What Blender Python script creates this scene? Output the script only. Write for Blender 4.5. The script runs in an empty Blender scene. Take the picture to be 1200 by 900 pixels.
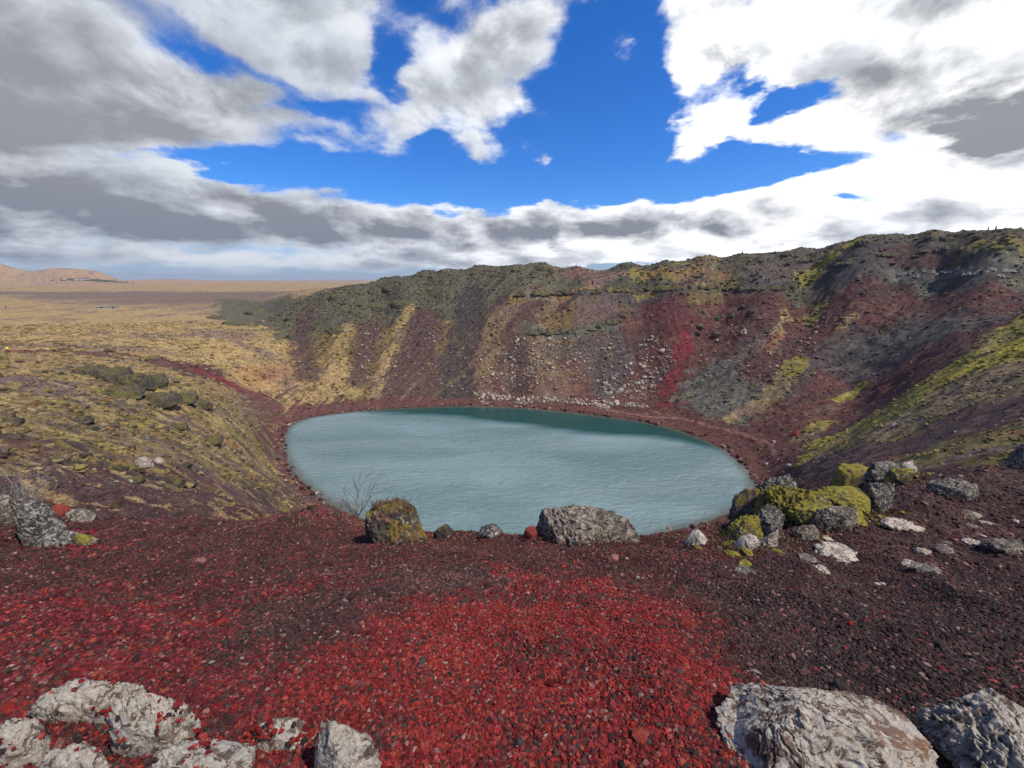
import bpy, math, random
import numpy as np
from mathutils import Vector
rng = np.random.default_rng(7)
random.seed(7)
R = math.radians
scene = bpy.context.scene
COL = scene.collection

# ------------------------------------------------------------------ camera
CZ = 45.0                                   # eye height above the lake (m)
PITCH = R(14.85)
CP, SP = math.cos(PITCH), math.sin(PITCH)
FPX = 460.0                                 # focal length in px of a 1200 px wide picture
cam_d = bpy.data.cameras.new('camera')
cam_d.sensor_width = 36.0
cam_d.lens = 36.0 * FPX / 1200.0
cam_d.clip_start = 0.05
cam_d.clip_end = 60000
cam = bpy.data.objects.new('camera', cam_d)
cam.location = (0, 0, CZ)
cam.rotation_euler = (math.pi / 2 - PITCH, 0, 0)
COL.objects.link(cam)
scene.camera = cam

def pdir(px, py):
    u = (px - 600.0) / FPX; v = (450.0 - py) / FPX
    return u, CP + v * SP, -SP + v * CP
def ctrl(px, py, Y):
    x, y, z = pdir(px, py)
    s = Y / y
    return (x * s, Y, CZ + z * s)
def on_level(px, py, z):
    x, y, dz = pdir(px, py)
    s = (z - CZ) / dz
    return (x * s, y * s)

# ------------------------------------------------------------------ noise
_T = {}
def _table(seed):
    if seed not in _T:
        g = np.random.default_rng(1000 + seed)
        a = g.random((256, 256)) * 2 * np.pi
        _T[seed] = (np.cos(a).astype(np.float32).ravel(), np.sin(a).astype(np.float32).ravel())
    return _T[seed]
def gnoise(x, y, seed=0):
    gx, gy = _table(seed)
    xi = np.floor(x); yi = np.floor(y)
    fx = (x - xi).astype(np.float32); fy = (y - yi).astype(np.float32)
    xi = xi.astype(np.int64) & 255; yi = yi.astype(np.int64) & 255
    x1 = (xi + 1) & 255; y1 = (yi + 1) & 255
    u = fx * fx * fx * (fx * (fx * 6 - 15) + 10); v = fy * fy * fy * (fy * (fy * 6 - 15) + 10)
    def d(ix, iy, ax, ay):
        k = iy * 256 + ix
        return gx[k] * ax + gy[k] * ay
    a = d(xi, yi, fx, fy); b = d(x1, yi, fx - 1, fy)
    c = d(xi, y1, fx, fy - 1); e = d(x1, y1, fx - 1, fy - 1)
    return (a + u * (b - a) + v * ((c + u * (e - c)) - (a + u * (b - a)))) * 1.5
def fbm(x, y, scale, octv=4, seed=0, gain=0.5):
    s = 0.0; a = 1.0; f = 1.0 / scale; t = 0.0
    for i in range(octv):
        c, sn = math.cos(0.7 * i + 0.3), math.sin(0.7 * i + 0.3)
        s = s + a * gnoise((x * c - y * sn) * f + 17.3 * i, (x * sn + y * c) * f - 9.1 * i, seed + i)
        t += a; a *= gain; f *= 2.03
    return s / t
def sstep(a, b, x):
    t = np.clip((x - a) / (b - a), 0, 1)
    return t * t * (3 - 2 * t)

# 3D noise for rocks
_r3 = np.random.default_rng(5)
_P = _r3.permutation(256); _P = np.concatenate([_P, _P, _P])
_G = _r3.normal(size=(256, 3)); _G /= np.linalg.norm(_G, axis=1)[:, None]
def n3(p):
    i = np.floor(p).astype(np.int64); f = p - i; i &= 255
    u = f * f * f * (f * (f * 6 - 15) + 10)
    out = 0
    for dx in (0, 1):
        wx = u[:, 0] if dx else 1 - u[:, 0]
        for dy in (0, 1):
            wy = u[:, 1] if dy else 1 - u[:, 1]
            for dz in (0, 1):
                wz = u[:, 2] if dz else 1 - u[:, 2]
                h = _P[_P[_P[(i[:, 0] + dx) & 255] + ((i[:, 1] + dy) & 255)] + ((i[:, 2] + dz) & 255)]
                out = out + wx * wy * wz * ((_G[h] * (f - (dx, dy, dz))).sum(1))
    return out * 1.5
def fbm3(p, octv=4, gain=0.5, ridge=False):
    s = 0; a = 1; t = 0
    for k in range(octv):
        n = n3(p * (2.03 ** k) + 13.7 * k)
        if ridge: n = 1 - 2 * np.abs(n) - 0.4
        s = s + a * n; t += a; a *= gain
    return s / t

# ------------------------------------------------------------------ lake outline (z = 0)
WATER = 0.0
shore_px = [(332, 520), (334, 508), (343, 497), (366, 489), (400, 484), (450, 479.5), (500, 477), (540, 476), (580, 476.5), (620, 478.5),
            (660, 482), (700, 487), (740, 492), (780, 500), (815, 511), (845, 525), (868, 543), (881, 562), (884, 574),
            (880, 585), (864, 598), (830, 611), (785, 624)]
shore = [on_level(x, y, WATER) for x, y in shore_px]
shore += [(20, 58.6), (8, 56.5), (-6, 56.5), (-20, 60)]
shore += [on_level(x, y, WATER) for x, y in [(398, 598), (372, 580), (350, 561), (337, 541)]]
def catmull(pts, n=10):
    P = np.array(pts); m = len(P); out = []
    for i in range(m):
        p0, p1, p2, p3 = P[i - 1], P[i], P[(i + 1) % m], P[(i + 2) % m]
        for t in np.linspace(0, 1, n, endpoint=False):
            out.append(0.5 * ((2 * p1) + (-p0 + p2) * t + (2 * p0 - 5 * p1 + 4 * p2 - p3) * t * t + (-p0 + 3 * p1 - 3 * p2 + p3) * t ** 3))
    return np.array(out)
SH = catmull(shore, 6)
LC = SH.mean(0)
# polar table of the shore radius round the lake centre
_ang = np.arctan2(SH[:, 1] - LC[1], SH[:, 0] - LC[0]); _rad = np.hypot(SH[:, 0] - LC[0], SH[:, 1] - LC[1])
_o = np.argsort(_ang); _ang = _ang[_o]; _rad = _rad[_o]
_ang = np.concatenate([_ang - 2 * np.pi, _ang, _ang + 2 * np.pi]); _rad = np.concatenate([_rad] * 3)
def shore_sd(x, y):
    """metres outside (+) / inside (-) the shore line, measured along the ray from the lake centre"""
    a = np.arctan2(y - LC[1], x - LC[0]); r = np.hypot(x - LC[0], y - LC[1])
    return r - np.interp(a, _ang, _rad), a, r

# ------------------------------------------------------------------ terrain control points (px, py, depth Y)
CPX = [
 # near scree
 (600,900,.95),(300,900,.95),(900,900,.95),(0,900,1.0),(1199,900,1.0),(600,800,1.36),(300,800,1.36),(900,800,1.4),(0,800,1.45),(1199,800,1.5),
 (600,700,2.35),(300,700,2.4),(900,700,2.5),(0,700,2.6),(1199,700,2.9),(600,650,3.55),(400,650,3.5),(200,650,3.7),(800,650,3.7),(0,640,4.2),
 (600,630,4.9),(520,632,4.8),(700,632,4.9),(450,628,5.0),(790,633,5.0),(380,606,6.4),(330,615,5.6),(860,640,4.7),(900,630,5.2),(1000,600,6.3),(1100,650,4.3),(1199,640,4.8),
 (1050,575,7.6),(1100,560,8.2),(1199,550,8.8),(1150,600,6.4),(940,590,6.6),
 # left side of the crater
 (60,612,5.6),(200,600,9.5),(300,598,17),(0,560,10.5),(100,560,14),(200,560,23),(290,560,42),(330,575,60),(0,500,26),(100,500,36),(200,500,54),(280,500,80),(300,520,80),(312,540,79),
 (0,450,52),(100,450,66),(0,412,88),(60,412,90),(140,446,74),(190,470,66),(240,470,78),
 (0,380,170),(0,352,400),(140,408,110),(240,436,117),(290,457,128),(260,470,100),(290,490,97),(315,500,99),
 (200,400,142),(300,400,165),(300,430,141),(240,380,190),(330,380,192),(340,440,147),(380,440,150),(340,405,172),(260,415,138),(200,360,300),(330,352,260),
 # far wall
 (400,410,165),(370,360,195),(385,346,205),(420,333,208),(445,328,207),(470,323,206),(495,318,205),(520,315,204),(560,311.5,202),(600,310,200),(640,308.5,198),(680,313,197),(740,308.5,195),(780,305,192),(830,299,188),
 (870,296,184),(900,296,180),(940,291,172),(980,284,163),(1015,277,155),(1050,277,149),(1092,273,141),(1130,275,134),(1160,273,128),(1199,269,121),
 (450,420,160),(500,440,153),(540,440,155),(600,440,155),(700,440,152),(760,450,145),(600,400,165),(700,400,163),(500,390,168),(560,370,177),(650,360,180),(750,360,176),(820,400,155),
 (450,360,190),(500,345,192),(650,335,188),(750,335,184),(850,335,172),(850,370,162),(850,430,138),(850,460,126),(880,490,110),
 (950,335,156),(950,380,141),(950,430,120),(950,480,104),(1000,460,108),(1050,330,137),(1050,380,120),(1050,430,104),(1000,500,86),(1100,330,130),
 (1130,380,100),(1199,330,112),(1199,380,80),(1199,420,58),(1100,440,74),(1050,480,66),(1100,490,45),(1199,470,34),(1150,500,32),(1199,520,19),(1100,530,25),(1040,520,46),(980,540,48),(940,560,56),(1000,558,30),
]
CXYZ = [ctrl(*p) for p in CPX]
CXYZ += [
 # under and behind the camera
 (0,0,CZ-1.4),(3,0,CZ-1.4),(-3,0,CZ-1.45),(0,-3,CZ-1.35),(12,0,CZ-1.2),(-12,0,CZ-2.4),(0,-12,CZ-2),(30,0,CZ-1.0),(-30,0,CZ-5),(60,10,CZ+1),(-60,10,CZ-9),(-110,40,CZ-14),(100,30,CZ+6),(150,60,CZ+11),
 (0,-50,CZ-16),(80,-50,CZ-14),(-80,-50,CZ-19),(200,0,CZ-14),(-200,0,CZ-20),
 # near wall between crest and lake (hidden)
 (0,7,CZ-5.5),(0,10,CZ-8.3),(6,11,CZ-9),(-6,11,CZ-9),(0,20,CZ-17),(0,35,CZ-29.5),(0,48,CZ-39.5),(15,20,CZ-15.5),(22,35,CZ-26.5),(30,48,CZ-36.5),(-15,22,CZ-17.5),(-22,38,CZ-28.5),(-30,55,CZ-38),(12,12,CZ-8.5),
 # plain outside
 (-200,100,CZ-20),(-300,200,CZ-20),(-150,250,CZ-20),(-60,300,CZ-20),(-30,250,CZ-16),(50,270,CZ-12),(130,250,CZ-12),(0,330,CZ-20),(150,300,CZ-18),(230,220,CZ-14),(300,100,CZ-18),(300,300,CZ-20),
 (-600,400,CZ-20),(0,700,CZ-20),(600,400,CZ-20),(0,-300,CZ-20),(-600,-200,CZ-20),(600,-200,CZ-20),(-60,222,CZ-8),
]
for i in range(0, len(SH), 6):
    a = math.atan2(SH[i, 1] - LC[1], SH[i, 0] - LC[0])
    CXYZ.append((SH[i, 0], SH[i, 1], 0.0))
CXYZ.append((LC[0], LC[1], -6.0))
for _p in [(445,329,207),(470,323,206),(495,319,205),(520,316,204),(560,311.5,202),(600,311,200),(640,310,198),(680,313,197),(740,309,195),(780,306,192),(830,300,188),(870,297,184),(900,297,180),(940,291.5,172),(980,285,163),(1015,278,155),(1050,278,149),(1092,273,141),(1130,275,134),(1160,273,128),(1199,269,121)]:
    _q = ctrl(*_p); _dx, _dy = _q[0] + 5, _q[1] - 97; _l = math.hypot(_dx, _dy)
    CXYZ += [(_q[0] + _dx / _l * 9, _q[1] + _dy / _l * 9, _q[2] - .6), (_q[0] + _dx / _l * 26, _q[1] + _dy / _l * 26, _q[2] - 5)]
CXYZ = np.array(CXYZ)
PW = 0.42
def warp(x, y):
    r = np.sqrt(x * x + y * y + 0.6)
    s = r ** (PW - 1)
    return x * s, y * s
def _kern(d2):
    return 0.5 * d2 * np.log(d2 + 1e-9)
_wx, _wy = warp(CXYZ[:, 0], CXYZ[:, 1])
_n = len(CXYZ)
_K = _kern((_wx[:, None] - _wx[None]) ** 2 + (_wy[:, None] - _wy[None]) ** 2) + np.eye(_n) * 0.015
_PM = np.stack([np.ones(_n), _wx, _wy], 1)
_A = np.block([[_K, _PM], [_PM.T, np.zeros((3, 3))]])
_sol = np.linalg.solve(_A, np.concatenate([CXYZ[:, 2], np.zeros(3)]))
def _tps(x, y):
    out = np.empty(x.shape, np.float64)
    for s in range(0, len(x), 100000):
        wx, wy = warp(x[s:s + 100000], y[s:s + 100000])
        acc = _sol[-3] + _sol[-2] * wx + _sol[-1] * wy
        d2 = (wx[:, None] - _wx[None]) ** 2 + (wy[:, None] - _wy[None]) ** 2
        acc += _kern(d2) @ _sol[:_n]
        out[s:s + 100000] = acc
    return out
# the smooth base surface is tabulated in polar coordinates round the camera, then read back bilinearly
_TA = 361 * 2; _TR = 520
_tr = np.linspace(math.log(0.3), math.log(1500), _TR); _ta = np.linspace(-np.pi, np.pi, _TA)
_gr, _ga = np.meshgrid(np.exp(_tr), _ta, indexing='ij')
_tab = _tps((_gr * np.sin(_ga)).ravel(), (_gr * np.cos(_ga)).ravel()).reshape(_TR, _TA)
def base(x, y):
    r = np.sqrt(x * x + y * y) + 1e-6; a = np.arctan2(x, y)
    fr = np.clip((np.log(r) - _tr[0]) / (_tr[1] - _tr[0]), 0, _TR - 1.001); fa = np.clip((a + np.pi) / (2 * np.pi) * (_TA - 1), 0, _TA - 1.001)
    i = fr.astype(int); j = fa.astype(int); u = fr - i; v = fa - j
    z = (_tab[i, j] * (1 - u) + _tab[i + 1, j] * u) * (1 - v) + (_tab[i, j + 1] * (1 - u) + _tab[i + 1, j + 1] * u) * v
    out = sstep(420, 900, r)
    return z * (1 - out) + (CZ - 20) * out

def seg_dist(x, y, pts):
    """distance to a polyline and the parameter 0..1 along it"""
    best = np.full(x.shape, 1e9); par = np.zeros(x.shape); L = [0.0]
    for a, b in zip(pts[:-1], pts[1:]): L.append(L[-1] + math.hypot(b[0] - a[0], b[1] - a[1]))
    for k, (a, b) in enumerate(zip(pts[:-1], pts[1:])):
        dx, dy = b[0] - a[0], b[1] - a[1]; l2 = dx * dx + dy * dy + 1e-9
        t = np.clip(((x - a[0]) * dx + (y - a[1]) * dy) / l2, 0, 1)
        d = np.hypot(x - a[0] - t * dx, y - a[1] - t * dy)
        m = d < best
        best = np.where(m, d, best); par = np.where(m, (L[k] + t * math.sqrt(l2)) / L[-1], par)
    return best, par

def height(x, y, detail=True):
    x = np.atleast_1d(np.asarray(x, float)); y = np.atleast_1d(np.asarray(y, float))
    z = base(x, y)
    sd, a, rl = shore_sd(x, y)
    r = np.hypot(x, y)
    if detail:
        wob = fbm(x, y, 9.0, 3, 60) * 1.3 + fbm(x, y, 1.8, 2, 63) * 0.35
        sd = sd + wob * (1 - sstep(25, 60, np.abs(sd)))
        # octaves: each fades in with distance so the near scree stays fine
        rough = sstep(3, 12, sd)                          # calm beach
        plain = sstep(150, 320, r) * sstep(-.2, -.6, np.arctan2(x, y)) * 0.6
        n = 0.0
        for k, (lam, amp) in enumerate([(34, .35), (15, .45), (7, .45), (3.2, .32), (1.5, .18)]):
            w = sstep(lam * 0.9, lam * 3.0, r)
            g = gnoise(x / lam + 3.3 * k, y / lam + 7.7 * k, 20 + k)
            if lam < 10: g = 0.6 - np.abs(g) * 1.7       # tussocks: rounded tops with sharp creases
            n = n + amp * w * g
        n = n * (1 - plain * 0.5) * (0.25 + 0.75 * rough) * sstep(1500, 500, r)
        near = sstep(25, 8, r)
        n = n + near * (0.10 * fbm(x, y, 1.1, 3, 31) + 0.12 * fbm(x, y, 3.1, 2, 35) * sstep(1.0, 3.5, r) + 0.012 * gnoise(x / .12, y / .12, 38) + .03 * gnoise(x / .42, y / .42, 39)) * sstep(.3, 1.5, r)
        n = n + 0.1 * fbm(x, y, 0.7, 2, 44) * sstep(4, 10, r) * sstep(60, 30, r)
        # outward ledges on the far and right wall (hard lava beds across the slope)
        wall = sstep(90, 130, r) * sstep(-.55, -.3, np.arctan2(x, y)) * sstep(4, 12, sd)
        zz = z + 2.0 * fbm(x, y, 30, 2, 48)
        wall = wall * sstep(6, 20, z)
        n = n + wall * (0.5 * np.sin(zz * .85) * sstep(-.05, .3, fbm(x, y, 22, 2, 50)))
        # fall-line gullies
        gl = gnoise(a * rl / 5.5 + 2, rl / 70.0, 52) * .8 + gnoise(a * rl / 12. + 2, rl / 90.0, 53) * 1.0
        n = n + 0.09 * gl * wall * sstep(0, .8, wall)
        z = z + n
    if 'MOUNDS' in globals():
        for mx_, my_, mr_, mh_ in MOUNDS: z = z + mh_ * np.exp(-((x - mx_) ** 2 + (y - my_) ** 2) / mr_ ** 2)
    beach = 0.10 * sd + 0.004 * sd * sd
    bed = np.maximum(0.22 * sd, -7)
    wb = sstep(1.5, 8.0, sd)
    low = np.where(sd > 0, beach, bed)
    z2 = np.maximum(z, 0.35)
    z = np.where(sd > 0, low * (1 - wb) + z2 * wb, bed)
    # far hills on the left horizon
    far = sstep(1200, 2200, r)
    az = np.degrees(np.arctan2(x, y))
    def hill(a0, w, d0, dw, h):
        return h * np.exp(-((az - a0) / w) ** 2) * np.exp(-((r - d0) / dw) ** 2)
    z = z + far * (hill(-52.4, 2.6, 5200, 900, 150) + hill(-48.6, 1.5, 4900, 700, 48) + hill(-47.3, 2.0, 4300, 800, 84) + hill(-45.3, 1.3, 4200, 500, 45) + hill(-57, 4, 5600, 900, 190) + hill(-40, 4, 6500, 900, 28) + hill(-22, 6, 9000, 900, 20)
                   + 5 * fbm(x, y, 900, 3, 70)) * sstep(15000, 9000, r)
    return z

def cast(px, py, detail=True):
    """first point of the ground seen at a pixel of the 1200 x 900 photograph"""
    x, y, z = pdir(px, py)
    L = math.sqrt(x * x + y * y + z * z); x /= L; y /= L; z /= L
    s = np.exp(np.linspace(math.log(0.6), math.log(9000), 2600))
    h = height(x * s, y * s, detail); d = CZ + z * s - h
    k = np.where(d < 0)[0]
    if len(k) == 0: return None
    k = k[0]
    if k == 0: return Vector((x * s[0], y * s[0], h[0]))
    t = d[k - 1] / (d[k - 1] - d[k]); ss = s[k - 1] + t * (s[k] - s[k - 1])
    return Vector((x * ss, y * ss, float(height(x * ss, y * ss, detail)[0])))
_m = [cast(672, 634), cast(1090, 600), cast(350, 622), cast(835, 640)]
MOUNDS = [(_m[0].x, _m[0].y + .05, .30, .13), (_m[0].x + .35, _m[0].y + .1, .30, .09), (_m[2].x, _m[2].y, .6, .12), (_m[3].x, _m[3].y, .4, .05)]
def ground(x, y): return float(height(x, y)[0])
# ------------------------------------------------------------------ ground colours (albedo, linear)
C = dict(
 maroon=(.103,.045,.040), purple=(.084,.048,.045), scoria=(.100,.034,.031), red=(.275,.030,.026), crimson=(.150,.022,.029), dark=(.048,.038,.037), slate=(.072,.062,.062),
 ochre=(.305,.212,.095), straw=(.370,.270,.130), olive=(.165,.130,.045), moss=(.225,.190,.038), bright=(.330,.285,.035), scrub=(.085,.080,.052),
 lichen=(.170,.165,.145), mauve=(.125,.085,.085), rust=(.260,.105,.045), tan=(.230,.150,.100), orange=(.420,.200,.045), wine=(.098,.032,.035), greygreen=(.095,.100,.078), pink=(.240,.115,.100))
C = {k: np.array(v) for k, v in C.items()}
def W(pts, detail=False):
    out = []
    for p in pts:
        if len(p) == 3:                                  # a point of the rim, moved over to its outer side
            q = ctrl(*p); l_ = math.hypot(q[0] + 5, q[1] - 97); out.append((q[0] + (q[0] + 5) / l_ * 28, q[1] + (q[1] - 97) / l_ * 28)); continue
        c = cast(p[0], p[1], detail)
        if c is not None: out.append((c.x, c.y))
    return out
def poly_sd(x, y, P):
    """signed distance to a polygon, negative inside"""
    d = np.full(x.shape, 1e18); s = np.ones(x.shape)
    n = len(P)
    for i in range(n):
        ax, ay = P[i]; bx, by = P[i - 1]
        ex, ey = bx - ax, by - ay; wx, wy = x - ax, y - ay
        t = np.clip((wx * ex + wy * ey) / (ex * ex + ey * ey + 1e-12), 0, 1)
        d = np.minimum(d, (wx - ex * t) ** 2 + (wy - ey * t) ** 2)
        c1 = y >= ay; c2 = y < by; c3 = ex * wy > ey * wx
        f = (c1 & c2 & c3) | (~c1 & ~c2 & ~c3)
        s = np.where(f, -s, s)
    return s * np.sqrt(d)
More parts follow.
